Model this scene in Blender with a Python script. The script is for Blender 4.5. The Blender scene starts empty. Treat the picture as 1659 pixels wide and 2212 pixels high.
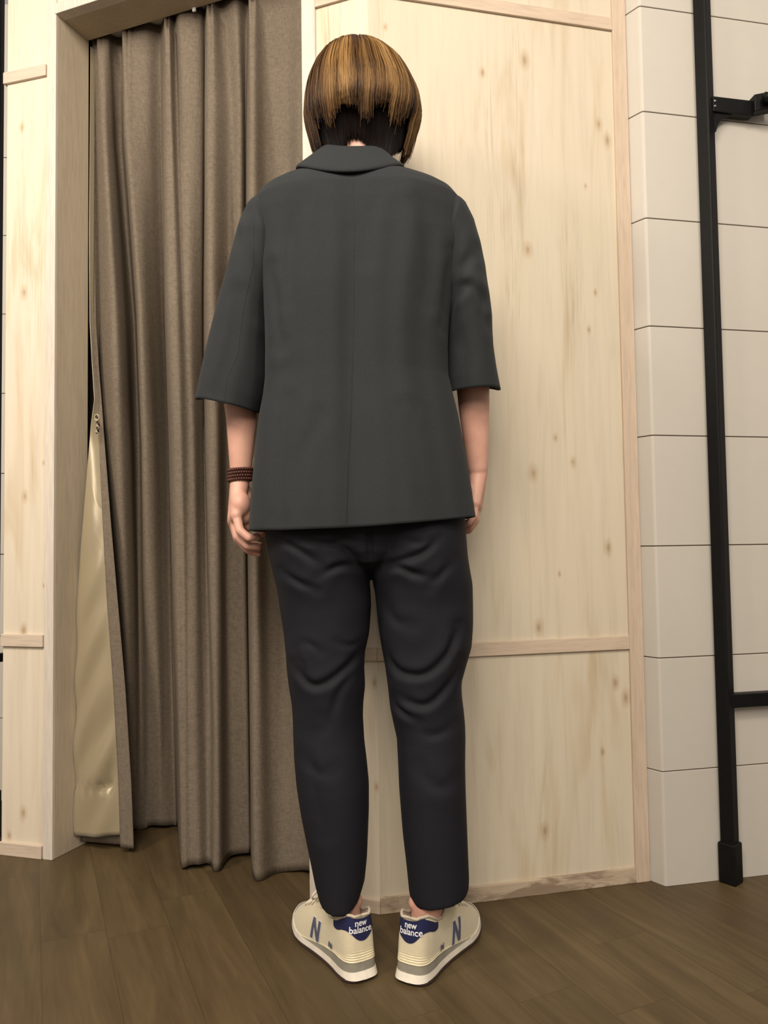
import bpy, bmesh, math, random
import numpy as np
from mathutils import Vector, Matrix
from mathutils.bvhtree import BVHTree
random.seed(4); rng = np.random.default_rng(7)
C = bpy.context.scene.collection
sc = bpy.context.scene

# ---------------------------------------------------------------- camera, world, lights, exposure
FPX, PITCH, ROLL, CAMH = 1660.0, .0443, -.0142, .75
_c, _s, _cp, _sp = math.cos(ROLL), math.sin(ROLL), math.cos(PITCH), math.sin(PITCH)
RT = Vector((_c, -_sp*_s, _cp*_s)); UPV = Vector((-_s, -_sp*_c, _cp*_c)); FW = Vector((0, _cp, _sp))
cam_d = bpy.data.cameras.new('camera'); cam = bpy.data.objects.new('camera', cam_d); C.objects.link(cam)
cam_d.sensor_fit = 'HORIZONTAL'; cam_d.sensor_width = 36; cam_d.lens = 36*FPX/1659; cam_d.clip_start = .02
cam.matrix_world = Matrix(((RT[0], UPV[0], -FW[0], 0), (RT[1], UPV[1], -FW[1], 0), (RT[2], UPV[2], -FW[2], CAMH), (0, 0, 0, 1)))
sc.camera = cam
sc.view_settings.view_transform = 'Standard'; sc.view_settings.look = 'None'
sc.view_settings.gamma = 1; sc.view_settings.use_curve_mapping = False
sc.view_settings.exposure = 0.0

w = bpy.data.worlds.new('world'); sc.world = w; w.use_nodes = True
w.node_tree.nodes['Background'].inputs[0].default_value = (1.0, .90, .80, 1)
w.node_tree.nodes['Background'].inputs[1].default_value = .36

def area(name, loc, target, size, power, col=(1, .885, .745)):
    l = bpy.data.lights.new(name, 'AREA'); l.shape = 'DISK'; l.size = size; l.energy = power; l.color = col
    o = bpy.data.objects.new(name, l); C.objects.link(o); o.location = loc
    o.rotation_euler = (Vector(target)-Vector(loc)).to_track_quat('-Z', 'Y').to_euler()
    return o
area('fill_light', (-.55, -.45, 2.55), (-.2, 1.6, .9), 1.0, 44)
area('fill_light', (-1.45, .45, 2.2), (-.95, 1.9, .9), .4, 23)
area('fill_light', (1.0, .1, 2.55), (.6, 1.7, .9), .35, 12)
area('fill_light', (.0, -1.6, 2.3), (0, 1.2, .7), 1.2, 47)  # broad fill behind the camera, added to soften the shadows

# ---------------------------------------------------------------- layout helpers
def ray(px, py):
    x = (px-829.5)/FPX; y = -(py-1106)/FPX
    return RT*x + UPV*y + FW
def at(px, py, Y):                                   # the point at distance Y into the room that stands at this spot
    d = ray(px, py); return Vector((0, 0, CAMH)) + d*(Y/d.y)
class Frame:                                         # an upright wall frame: u along it, z up, w into it
    def __init__(s, o, deg):
        t = math.radians(deg); s.o = Vector((o[0], o[1], 0)); s.u = Vector((math.cos(t), -math.sin(t), 0)); s.n = Vector((math.sin(t), math.cos(t), 0)); s.rot = -t
    def p(s, u, z, w=0): return s.o + s.u*u + s.n*w + Vector((0, 0, z))
    def hit(s, px, py, w=0):
        d = ray(px, py); o = Vector((0, 0, CAMH)); t = ((s.o-o).dot(s.n)+w)/d.dot(s.n); q = o+d*t
        return (q-s.o).dot(s.u), q.z
C1 = (-.8151, 1.9037); C2 = (-.0187, 1.6059)
DW = Frame(C2, 20.5)                                 # the booth front with the doorway, u from -.85 to 0
PW = Frame(C1, 15.5)                                 # the narrow panel left of the doorway
WW = Frame(C2, -12.96)                               # the wide pine panel
RW = Frame((.602, 1.7089), -11.8)                    # the tiled wall

def new_obj(name, me, mat=None, parent=None, smooth=False):
    o = bpy.data.objects.new(name, me); C.objects.link(o)
    if mat is not None:
        for m in (mat if isinstance(mat, (list, tuple)) else [mat]): me.materials.append(m)
    if smooth: me.polygons.foreach_set('use_smooth', [True]*len(me.polygons))
    if parent: o.parent = parent
    me.update(); return o
def mesh(name, verts, faces, mat=None, parent=None, smooth=True, rel=None):
    me = bpy.data.meshes.new(name)
    me.from_pydata([tuple(v) for v in verts], [], faces); me.validate()
    return new_obj(name, me, mat, parent, smooth)
def tag(o, label, cat, group=None):
    o['label'] = label; o['category'] = cat
    if group: o['group'] = group
    return o
def struct(o): o['kind'] = 'structure'; return o
def bevel(o, wd=.0012, seg=2):
    m = o.modifiers.new('bevel', 'BEVEL'); m.width = wd; m.segments = seg; m.limit_method = 'ANGLE'
    return o
def fbox(name, fr, u0, u1, z0, z1, w0, w1, mat, parent=None, bev=.0012):
    v = [fr.p(u, z, w) for u in (u0, u1) for z in (z0, z1) for w in (w0, w1)]
    f = [(0, 1, 3, 2), (4, 6, 7, 5), (0, 4, 5, 1), (2, 3, 7, 6), (0, 2, 6, 4), (1, 5, 7, 3)]
    o = mesh(name, v, f, mat, parent, False)
    bm = bmesh.new(); bm.from_mesh(o.data); bmesh.ops.recalc_face_normals(bm, faces=bm.faces); bm.to_mesh(o.data); bm.free()
    if bev: bevel(o, bev)
    return o
def recalc(o):
    bm = bmesh.new(); bm.from_mesh(o.data); bmesh.ops.recalc_face_normals(bm, faces=bm.faces); bm.to_mesh(o.data); bm.free(); return o
def loft(rings, closed=True, cap0=False, cap1=False):
    n = len(rings[0]); V = [p for r in rings for p in r]; F = []
    for i in range(len(rings)-1):
        for j in range(n if closed else n-1):
            a = i*n+j; b = i*n+(j+1) % n; F.append((a, b, b+n, a+n))
    if cap0: F.append(tuple(range(n))[::-1])
    if cap1: F.append(tuple((len(rings)-1)*n+j for j in range(n)))
    return V, F
def bake(o):                                         # apply the modifiers without operators
    dg = bpy.context.evaluated_depsgraph_get(); dg.update()
    me = bpy.data.meshes.new_from_object(o.evaluated_get(dg)); old = o.data
    o.modifiers.clear(); o.data = me
    return o
def interp(x, xs, ys): return float(np.interp(x, xs, ys))
def catmull(pts, n):
    P = np.array([list(p) for p in pts], float); P = np.vstack([2*P[0]-P[1], P, 2*P[-1]-P[-2]]); out = []
    for i in range(1, len(P)-2):
        for k in range(n):
            t = k/n; out.append(.5*((2*P[i])+(-P[i-1]+P[i+1])*t+(2*P[i-1]-5*P[i]+4*P[i+1]-P[i+2])*t*t+(-P[i-1]+3*P[i]-3*P[i+1]+P[i+2])*t**3))
    out.append(P[-2]); return out
def tube(name, pts, r, mat, parent=None, sides=8, flat=1.0):
    P = [Vector(p) for p in pts]; rings = []; up = Vector((0, 0, 1)); n = len(P)
    for i, p in enumerate(P):
        t = (P[min(i+1, n-1)]-P[max(i-1, 0)]).normalized(); a = t.cross(up)
        if a.length < .05: a = t.cross(Vector((0, 1, 0)))
        a.normalize(); b = a.cross(t); rr = r[i] if isinstance(r, (list, tuple)) else r
        rings.append([p+(a*math.cos(k*2*math.pi/sides)+b*math.sin(k*2*math.pi/sides)*flat)*rr for k in range(sides)])
    V, F = loft(rings, True, True, True)
    return recalc(mesh(name, V, F, mat, parent, True))

# ---------------------------------------------------------------- materials
class NB:
    def __init__(s, name):
        s.m = bpy.data.materials.new(name); s.m.use_nodes = True; s.t = s.m.node_tree; s.b = s.t.nodes['Principled BSDF']
    def n(s, kind, **kw):
        x = s.t.nodes.new('ShaderNode'+kind)
        for k, v in kw.items():
            if k.startswith('i_'):
                key = k[2:].replace('_', ' '); x.inputs[int(key) if key.isdigit() else key].default_value = v
            else: setattr(x, k, v)
        return x
    def l(s, a, b): s.t.links.new(a, b)
    def coords(s, scale=(1, 1, 1), rot=(0, 0, 0), loc=(0, 0, 0), kind='Object'):
        tc = s.n('TexCoord'); mp = s.n('Mapping'); s.l(tc.outputs[kind], mp.inputs[0])
        mp.inputs['Scale'].default_value = scale; mp.inputs['Rotation'].default_value = rot; mp.inputs['Location'].default_value = loc
        return mp.outputs[0]
    def noise(s, vec, scale, detail=4, rough=.5, dist=0):
        x = s.n('TexNoise'); s.l(vec, x.inputs['Vector']); x.inputs['Scale'].default_value = scale
        x.inputs['Detail'].default_value = detail; x.inputs['Roughness'].default_value = rough; x.inputs['Distortion'].default_value = dist
        return x.outputs['Fac']
    def ramp(s, fac, stops):
        x = s.n('ValToRGB'); s.l(fac, x.inputs[0]); e = x.color_ramp.elements
        for i, (p, c) in enumerate(stops):
            c = c if isinstance(c, (tuple, list)) else (c, c, c)
            el = e[i] if i < 2 else e.new(p)
            el.position = p; el.color = (*c[:3], 1)
        return x.outputs[0]
    def mix(s, fac, a, b, mode='MIX'):
        x = s.n('Mix', data_type='RGBA', blend_type=mode)
        if isinstance(fac, (int, float)): x.inputs[0].default_value = fac
        else: s.l(fac, x.inputs[0])
        for v, i in ((a, 6), (b, 7)):
            if isinstance(v, tuple): x.inputs[i].default_value = (*v[:3], 1)
            else: s.l(v, x.inputs[i])
        return x.outputs[2]
    def math(s, op, a, b=0, c=0):
        x = s.n('Math', operation=op)
        for i, v in enumerate((a, b, c)):
            if isinstance(v, (int, float)): x.inputs[i].default_value = v
            else: s.l(v, x.inputs[i])
        return x.outputs[0]
    def color(s, c):
        if isinstance(c, tuple): s.b.inputs['Base Color'].default_value = (*c[:3], 1)
        else: s.l(c, s.b.inputs['Base Color'])
    def rough(s, v):
        if isinstance(v, (int, float)): s.b.inputs['Roughness'].default_value = v
        else: s.l(v, s.b.inputs['Roughness'])
    def bump(s, h, strength=.3, dist=.002):
        x = s.n('Bump'); x.inputs['Strength'].default_value = strength; x.inputs['Distance'].default_value = dist
        s.l(h, x.inputs['Height']); s.l(x.outputs[0], s.b.inputs['Normal'])
def srgb(r, g, b): return tuple(((v/255+.055)/1.055)**2.4 if v/255 > .04045 else v/255/12.92 for v in (r, g, b))
def plain(name, col, rough=.6, metal=0, noise=.08, nscale=60, spec=.5):
    m = NB(name); v = m.coords(); f = m.noise(v, nscale, 3)
    d = tuple(c*(1-noise) for c in col); u = tuple(min(1, c*(1+noise)) for c in col)
    m.color(m.ramp(f, [(.3, d), (.7, u)])); m.rough(rough); m.b.inputs['Metallic'].default_value = metal
    m.b.inputs['Specular IOR Level'].default_value = spec
    return m.m

def pine(name, fr, knots, base=srgb(219, 207, 187), off=0.0):
    """white-washed pine with vertical grain, knots at (u, z, size) on the wall frame"""
    m = NB(name); tc = m.n('TexCoord'); vr = m.n('VectorRotate', rotation_type='Z_AXIS'); m.l(tc.outputs['Object'], vr.inputs[0])
    sub = m.n('VectorMath', operation='SUBTRACT'); m.l(tc.outputs['Object'], sub.inputs[0]); sub.inputs[1].default_value = fr.o
    m.l(sub.outputs[0], vr.inputs[0]); vr.inputs['Angle'].default_value = -fr.rot
    P = vr.outputs[0]                                   # (u, w, z)
    mp = m.n('Mapping'); m.l(P, mp.inputs[0]); mp.inputs['Scale'].default_value = (1, 1, .06); mp.inputs['Location'].default_value = (off, 0, 0)
    warp = m.noise(P, 2.5, 2)
    grain = m.noise(mp.outputs[0], 46, 5, .65, .6)
    mp2 = m.n('Mapping'); m.l(P, mp2.inputs[0]); mp2.inputs['Scale'].default_value = (1, 1, .12); mp2.inputs['Location'].default_value = (off+3, 0, 1)
    band = m.noise(mp2.outputs[0], 13, 3, .6, .9)
    mp3 = m.n('Mapping'); m.l(P, mp3.inputs[0]); mp3.inputs['Scale'].default_value = (1, 1, .025); mp3.inputs['Location'].default_value = (off+9, 0, 0)
    fine = m.noise(mp3.outputs[0], 230, 3, .7, .3)
    dark = tuple(c*k for c, k in zip(base, (.86, .80, .70))); lite = tuple(min(1, c*k) for c, k in zip(base, (1.04, 1.05, 1.07)))
    col = m.ramp(band, [(.28, dark), (.45, base), (.72, lite)])
    gm = m.ramp(grain, [(.33, .84), (.50, .97), (.75, 1.03)])
    col = m.mix(.55, col, gm, 'MULTIPLY')
    # rough brushed streaks, only in patches
    patch = m.ramp(m.noise(mp2.outputs[0], 7, 2, .5), [(.52, 0.0), (.68, 1.0)])
    fs = m.ramp(fine, [(.36, (.62, .55, .45)), (.5, (1, 1, 1))])
    col = m.mix(m.math('MULTIPLY', patch, .55), col, m.mix(1.0, col, fs, 'MULTIPLY'))
    for (u, z, sz) in knots:
        k = m.n('VectorMath', operation='SUBTRACT'); m.l(P, k.inputs[0]); k.inputs[1].default_value = (u, 0, z)
        q = m.n('VectorMath', operation='MULTIPLY'); m.l(k.outputs[0], q.inputs[0]); q.inputs[1].default_value = (1/sz, 0, .55/sz)
        # slanted core
        le = m.n('VectorMath', operation='LENGTH'); m.l(q.outputs[0], le.inputs[0])
        d = m.math('ADD', le.outputs['Value'], m.math('MULTIPLY', m.math('SUBTRACT', warp, .5), 0.5))
        d = m.math('ADD', d, m.math('MULTIPLY', m.math('SUBTRACT', grain, .5), .9))
        ring = m.ramp(d, [(.0, (.50, .40, .30)), (.22, (.66, .54, .43)), (.45, (.84, .76, .66)), (1.0, (1, 1, 1))])
        col = m.mix(.75, col, m.mix(1.0, col, ring, 'MULTIPLY'))
    m.color(col); m.rough(.62); m.b.inputs['Specular IOR Level'].default_value = .3
    m.bump(grain, .15, .001)
    return m.m
def strip_wood(name, base, vertical=True, fr=None, marks=0.0):
    m = NB(name); sub = m.n('VectorMath', operation='SUBTRACT'); tc = m.n('TexCoord'); m.l(tc.outputs['Object'], sub.inputs[0]); sub.inputs[1].default_value = fr.o
    vr = m.n('VectorRotate', rotation_type='Z_AXIS'); m.l(sub.outputs[0], vr.inputs[0]); vr.inputs['Angle'].default_value = -fr.rot
    mp = m.n('Mapping'); m.l(vr.outputs[0], mp.inputs[0]); mp.inputs['Scale'].default_value = (1, 1, .07) if vertical else (.09, 1, 1)
    g = m.noise(mp.outputs[0], 170, 5, .7, .5); g2 = m.noise(mp.outputs[0], 30, 3)
    col = m.ramp(g, [(.3, tuple(c*.84 for c in base)), (.55, base), (.8, tuple(min(1, c*1.07) for c in base))])
    col = m.mix(.5, col, m.ramp(g2, [(.3, .88), (.7, 1.04)]), 'MULTIPLY')
    if marks:
        mp2 = m.n('Mapping'); m.l(vr.outputs[0], mp2.inputs[0]); mp2.inputs['Scale'].default_value = (.28, 1, 1)
        s_ = m.ramp(m.noise(mp2.outputs[0], 34, 4, .6, .8), [(.44, (1, 1, 1)), (.58, (.50, .46, .43))])
        col = m.mix(marks, col, m.mix(1.0, col, s_, 'MULTIPLY'))
    m.color(col); m.rough(.62); m.b.inputs['Specular IOR Level'].default_value = .3; m.bump(g, .2, .0008)
    return m.m

def kn(fr, pts): return [(*fr.hit(x, y), s) for x, y, s in pts]
M = {}
M['pine_w'] = pine('whitewashed pine sheet', WW, kn(WW, [(1133, 130, .016), (1043, 157, .009), (1140, 540, .014), (1293, 268, .013), (1312, 303, .014),
    (1200, 946, .008), (1152, 1022, .016), (1237, 998, .011), (1163, 1356, .014), (1314, 1183, .013), (1209, 1240, .006), (1330, 1475, .012),
    (1352, 1508, .014), (1302, 1624, .008), (1177, 1795, .014), (1265, 402, .006), (832, 58, .008), (1286, 632, .007), (1272, 712, .007)]), base=srgb(209, 198, 177))
M['pine_d'] = pine('whitewashed pine sheet right of doorway', DW, kn(DW, [(809, 1475, .010), (814, 1700, .008)]), off=5)
M['pine_p'] = pine('whitewashed pine sheet left of doorway', PW, kn(PW, [(47, 275, .012), (52, 632, .014), (94, 1000, .006), (54, 1072, .013), (51, 1362, .012),
    (95, 1265, .005), (51, 1756, .014), (20, 1805, .009)]), off=11)
GW = srgb(205, 186, 166); GL = srgb(214, 204, 192)
for k, f in (('d', DW), ('p', PW), ('w', WW)):
    M['rail_'+k] = strip_wood('rail wood '+k, srgb(208, 191, 173) if k == 'p' else GW, False, f); M['stile_'+k] = strip_wood('stile wood '+k, GW if k == 'w' else GL, True, f)
M['base_w'] = strip_wood('stained base wood', srgb(192, 174, 152), False, WW, .9)
M['jamb'] = strip_wood('jamb wood', srgb(190, 176, 154), True, DW)
M['jamb'].name = 'doorway lining wood'

def tiles(name, base):
    m = NB(name); v = m.coords((1, 1, 1)); n1 = m.noise(v, 3, 3); n2 = m.noise(v, 40, 3)
    col = m.ramp(n1, [(.3, tuple(c*.96 for c in base)), (.7, base)]); col = m.mix(.3, col, m.ramp(n2, [(.3, .95), (.7, 1.0)]), 'MULTIPLY')
    m.color(col); m.rough(.55); m.bump(n2, .08, .001); m.b.inputs['Specular IOR Level'].default_value = .3
    return m.m
M['tile'] = tiles('off white wall tile', srgb(201, 196, 187))
M['grout'] = plain('dark joint', srgb(96, 82, 66), .9)
M['black'] = plain('black powder coated steel', (.0045, .0045, .005), .5, 0, .2, 90, .2)
M['steel'] = plain('bright screw steel', (.5, .5, .5), .3, 1)
M['dark'] = plain('booth interior shade', (.012, .011, .012), .9)  # near black: the booth's inner darkness is put into the wall colour
# floor
def floor_mat():
    m = NB('dark oiled oak planks'); ang = math.radians(24.6)
    v = m.coords((1, 1, 1), (0, 0, -ang), (0, 0, 0))
    sx = m.n('SeparateXYZ'); m.l(v, sx.inputs[0])
    # planks run along local y, 0.118 m wide
    W_ = .118
    xo = m.math('ADD', sx.outputs[0], .0995)
    xi = m.math('FLOOR', m.math('DIVIDE', xo, W_)); xf = m.math('FRACT', m.math('DIVIDE', xo, W_))
    wn = m.n('TexWhiteNoise', noise_dimensions='1D'); m.l(xi, wn.inputs['W'])
    yy = m.math('ADD', sx.outputs[1], m.math('MULTIPLY', wn.outputs['Value'], 1.3))
    yi = m.math('FLOOR', m.math('DIVIDE', yy, .92)); yf = m.math('FRACT', m.math('DIVIDE', yy, .92))
    cb = m.n('CombineXYZ'); m.l(xi, cb.inputs[0]); m.l(yi, cb.inputs[1])
    wn2 = m.n('TexWhiteNoise', noise_dimensions='3D'); m.l(cb.outputs[0], wn2.inputs['Vector'])
    mp = m.n('Mapping'); m.l(v, mp.inputs[0]); mp.inputs['Scale'].default_value = (1, .09, 1)
    off = m.n('VectorMath', operation='ADD'); m.l(mp.outputs[0], off.inputs[0]); m.l(wn2.outputs['Color'], off.inputs[1])
    g = m.noise(off.outputs[0], 75, 5, .65, .8); g2 = m.noise(off.outputs[0], 16, 4, .6, 1.2)
    c = m.ramp(g2, [(.25, srgb(76, 62, 43)), (.5, srgb(89, 74, 51)), (.75, srgb(104, 88, 62))])
    c = m.mix(.5, c, m.ramp(g, [(.3, .72), (.6, 1.0), (.8, 1.15)]), 'MULTIPLY')
    c = m.mix(1.0, c, m.ramp(wn2.outputs['Value'], [(0, .90), (1, 1.06)]), 'MULTIPLY')
    blot = m.noise(v, 5, 3, .6); c = m.mix(.6, c, m.ramp(blot, [(.3, (.9, .86, .82)), (.7, (1.08, 1.1, 1.05))]), 'MULTIPLY')
    e = m.math('MINIMUM', xf, m.math('SUBTRACT', 1, xf)); e = m.math('LESS_THAN', e, .008)
    e2 = m.math('LESS_THAN', yf, .0018); e = m.math('MAXIMUM', e, e2)
    c = m.mix(m.math('MULTIPLY', e, .38), c, srgb(50, 38, 26))
    m.color(c); m.rough(m.ramp(g2, [(.2, .42), (.8, .56)])); m.bump(g, .12, .001); m.b.inputs['Specular IOR Level'].default_value = .35
    return m.m
M['floor'] = floor_mat()

def weave(name, base, scale=900, rough=.85, amt=.25, sheen=.2, spec=.2, blot=.06):
    m = NB(name); v = m.coords(); a = m.noise(m.coords((1, 1, .25)), scale*.6, 2, .6); b = m.noise(m.coords((.25, .25, 1)), scale*.6, 2, .6)
    f = m.math('MULTIPLY', m.math('ADD', a, b), .5); bl = m.noise(v, 9, 3)
    c = m.ramp(f, [(.32, tuple(x*(1-amt) for x in base)), (.68, tuple(min(1, x*(1+amt)) for x in base))])
    c = m.mix(1.0, c, m.ramp(bl, [(.3, 1-blot), (.7, 1.0)]), 'MULTIPLY')
    m.color(c); m.rough(rough); m.b.inputs['Sheen Weight'].default_value = sheen; m.b.inputs['Sheen Roughness'].default_value = .5
    m.b.inputs['Specular IOR Level'].default_value = spec; m.bump(f, .25, .0006)
    return m.m
M['curtain'] = weave('brown curtain cloth', srgb(117, 106, 93), 500, .9, .22, .0)
M['jacket'] = weave('charcoal suiting', srgb(47, 50, 52), 1400, .85, .10, .04, .12)
M['jacket_seam'] = plain('charcoal groove shade', srgb(30, 30, 31), .9)  # dark strip colour paints the shade of the vent and seam grooves
M['trouser'] = weave('navy black trouser cloth', srgb(25, 26, 33), 1400, .75, .10, .0, .25)
def satin():
    m = NB('champagne satin'); m.color(srgb(162, 149, 121)); m.rough(.27); m.b.inputs['Metallic'].default_value = .15; m.b.inputs['Sheen Weight'].default_value = .3
    m.b.inputs['Anisotropic'].default_value = .5; v = m.coords((1, 1, .3)); m.bump(m.noise(v, 12, 3, .5, .6), .5, .006)
    m.b.inputs['Specular IOR Level'].default_value = .7
    return m.m
M['satin'] = satin()
def skin():
    m = NB('skin'); v = m.coords(); a = m.noise(v, 22, 3); c = m.ramp(a, [(.3, srgb(202, 152, 135)), (.7, srgb(216, 170, 151))])
    m.color(c); m.rough(.5); m.b.inputs['Subsurface Weight'].default_value = .12; m.b.inputs['Subsurface Radius'].default_value = (.012, .004, .002)
    m.b.inputs['Subsurface Scale'].default_value = .4; m.bump(m.noise(v, 400, 2), .08, .0005)
    return m.m
M['skin'] = skin()

# ---------------------------------------------------------------- structure
def slab(name, x0, x1, y0, y1, z0, z1, mat):
    fr = Frame((0, 0), 0); return fbox(name, fr, x0, x1, z0, z1, y0, y1, mat, bev=0)
struct(slab('floor', -4, 4, -3.5, 4.2, -.04, 0, M['floor']))
TOP = 2.5
# wide pine panel and its strips
struct(fbox('wall_right', WW, .0, .611, 0, TOP, 0, .03, M['pine_w'], bev=.0006))
struct(fbox('wall_left', DW, -.157, -.0, 0, TOP, 0, .03, M['pine_d'], bev=.0006))
struct(fbox('wall_over_doorway', DW, -.872, -.157, 2.142, TOP, 0, .03, M['pine_d'], bev=.0006))
struct(fbox('wall_far_left', PW, -.153, -.003, 0, TOP, 0, .05, M['pine_p'], bev=.0008))
R = .007
struct(fbox('trim_1', WW, .577, .611, 0, TOP, -R, 0, M['stile_w']))
struct(fbox('trim_2', WW, -.001, .577, .512, .542, -R+.0005, 0, M['rail_w']))
struct(fbox('trim_3', WW, -.001, .577, 1.937, 1.966, -R+.0005, 0, M['rail_w']))
struct(fbox('baseboard_right', WW, -.001, .577, 0, .033, -R+.0005, 0, M['base_w']))
struct(fbox('trim_4', DW, -.157, -.124, 0, TOP, -R, 0, M['stile_d']))
struct(fbox('trim_5', DW, -.124, .0015, .512, .540, -R+.0005, 0, M['rail_d']))
struct(fbox('trim_6', DW, -.124, .0015, 1.939, 1.967, -R+.0005, 0, M['rail_d']))
struct(fbox('baseboard_left', DW, -.124, .0015, 0, .027, -R+.0005, 0, M['rail_d']))
struct(fbox('trim_7', PW, -.027, .0, 0, TOP, -.006, .03, M['stile_p']))
struct(fbox('trim_8', PW, -.154, -.0295, .513, .543, -.008, .052, M['rail_p']))
struct(fbox('trim_9', PW, -.160, -.0295, 1.960, 1.990, -.008, .052, M['rail_p']))
struct(fbox('baseboard_far_left', PW, -.155, -.0305, 0, .031, -.008, .052, M['rail_p']))
# doorway lining: head, left and right sides
struct(fbox('trim_10', DW, -.853, -.157, 2.115, 2.142, -.008, .022, M['stile_d']))
dj = bpy.data.objects.new('door_1', None); C.objects.link(dj); dj['kind'] = 'structure'; dj.location = DW.p(-.5, 0, .05)
def keep(o, par):
    o.parent = par; o.matrix_parent_inverse = Matrix.Translation(-par.location); return o
keep(fbox('jamb', DW, -.872, -.850, 0, 2.125, .0, .112, M['jamb']), dj)
keep(fbox('jamb', DW, -.157, -.135, 0, 2.125, .03, .112, M['jamb']), dj)
keep(fbox('lintel', DW, -.850, -.157, 2.115, 2.137, .022, .107, M['jamb']), dj)
# booth interior behind the curtain
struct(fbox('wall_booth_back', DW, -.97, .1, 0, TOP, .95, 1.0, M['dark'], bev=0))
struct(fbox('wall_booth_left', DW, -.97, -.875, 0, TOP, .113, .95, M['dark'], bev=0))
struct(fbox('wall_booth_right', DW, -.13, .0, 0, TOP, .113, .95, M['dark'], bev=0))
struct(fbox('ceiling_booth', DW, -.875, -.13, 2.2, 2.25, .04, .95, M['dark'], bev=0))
# tiled wall: courses with thin joints, a bevelled return on the left
def tile_wall(name, poly, z0, n, step, mat, wd):
    """poly: list of plan points along the face; courses are boxes wrapped along it"""
    V = []; F = []
    nrm = []
    k = len(poly)
    for zi in range(n):
        a = z0+zi*step if zi else 0; b = z0+(zi+1)*step-.0022
        base = len(V)
        for p in poly: V += [(p[0], p[1], a), (p[0], p[1], b)]
        bk = [(poly[0][0]+.02, poly[0][1]+.2), (poly[-1][0]+.02, poly[-1][1]+.2)]
        for p in (bk[1], bk[0]): V += [(p[0], p[1], a), (p[0], p[1], b)]
        m_ = k+2
        for i in range(m_):
            j = (i+1) % m_; F.append((base+2*i, base+2*j, base+2*j+1, base+2*i+1))
        F.append(tuple(base+2*i+1 for i in range(m_))); F.append(tuple(base+2*i for i in range(m_))[::-1])
    return bevel(recalc(mesh(name, V, F, mat, None, False)), .0008, 1)
E3 = WW.p(.6115, 0, -.001); R0 = RW.p(0, 0, 0); R1 = RW.p(3.0, 0, 0)
e1 = (R0-E3).normalized(); e2 = (R1-R0).normalized()
corner = [E3, R0-e1*.006, R0-e1*.002+e2*.0005, R0+e2*.004, R1]
struct(tile_wall('wall_tiled', [(p.x, p.y) for p in corner], 0.0, 10, .2475, M['tile'], .05))
g = [p+Vector((.0015, .003, 0)) for p in corner]
Vg = []; Fg = []
for p in g: Vg += [(p.x, p.y, .005), (p.x, p.y, 2.45)]
for i in range(len(g)-1): Fg.append((2*i, 2*i+2, 2*i+3, 2*i+1))
gj = mesh('trim_11', Vg, Fg, M['grout'], None, False); sm = gj.modifiers.new('s', 'SOLIDIFY'); sm.thickness = .004; sm.offset = -1; struct(gj)
# tiled wall seen past the left edge
FL = Frame((-1.9, 2.34), -3)
struct(tile_wall('wall_tiled_far', [(-1.9, 2.30), (-.98, 2.36)], 0.0, 10, .2475, M['tile'], .05))
struct(fbox('trim_12', FL, 0, .93, .005, 2.45, .004, .03, M['grout'], bev=0))

# ---------------------------------------------------------------- clothes rack at the right
def sq_post(name, c, half, z0, z1, rot, parent, mat=None, bev=.0035):
    cx, cy = c; V = []
    for z in (z0, z1):
        for k in range(4):
            a = rot+math.pi/4+k*math.pi/2; V.append((cx+half*1.4142*math.cos(a), cy+half*1.4142*math.sin(a), z))
    F = [(0, 1, 2, 3)[::-1], (4, 5, 6, 7)] + [(k, (k+1) % 4, (k+1) % 4+4, k+4) for k in range(4)]
    o = recalc(mesh(name, V, F, mat or M['black'], parent, False)); return bevel(o, bev, 3)
def group_parts(root, objs):
    for o in objs: o.parent = root; o.matrix_parent_inverse = Matrix.Translation(-Vector(root.location))
def empty(name, loc):
    e = bpy.data.objects.new(name, None); C.objects.link(e); e.location = loc; e.empty_display_size = .1; return e
pc = at(1581, 1905, 1.722); pc = (pc.x+.0, 1.726)
rack = empty('display_rack', (pc[0], pc[1], 0)); tag(rack, 'black square steel rack post with arms in front of the right tiled wall', 'rack')
rr = math.radians(40)
parts = [sq_post('post', pc, .0148, .0, 2.5, rr, None), sq_post('foot_sleeve', pc, .0190, .0, .088, rr, None)]
def bar(name, a, b, h, d, mat=M['black'], bev=.002):
    a = Vector(a); b = Vector(b); t = (b-a).normalized(); n = Vector((-t.y, t.x, 0)); V = []
    for p in (a, b):
        for sx, sz in ((-1, -1), (1, -1), (1, 1), (-1, 1)): V.append(p+n*(sx*d/2)+Vector((0, 0, sz*h/2)))
    F = [(0, 1, 2, 3)[::-1], (4, 5, 6, 7)] + [(k, (k+1) % 4, (k+1) % 4+4, k+4) for k in range(4)]
    return bevel(recalc(mesh(name, V, F, mat, None, False)), bev, 2)
dirx = RW.u
zt_ = at(1540, 229, pc[1]).z
pa = Vector((pc[0], pc[1]-.002, zt_)); parts.append(bar('bracket_arm', pa+dirx*.012, pa+dirx*.118, .036, .022))
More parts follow.
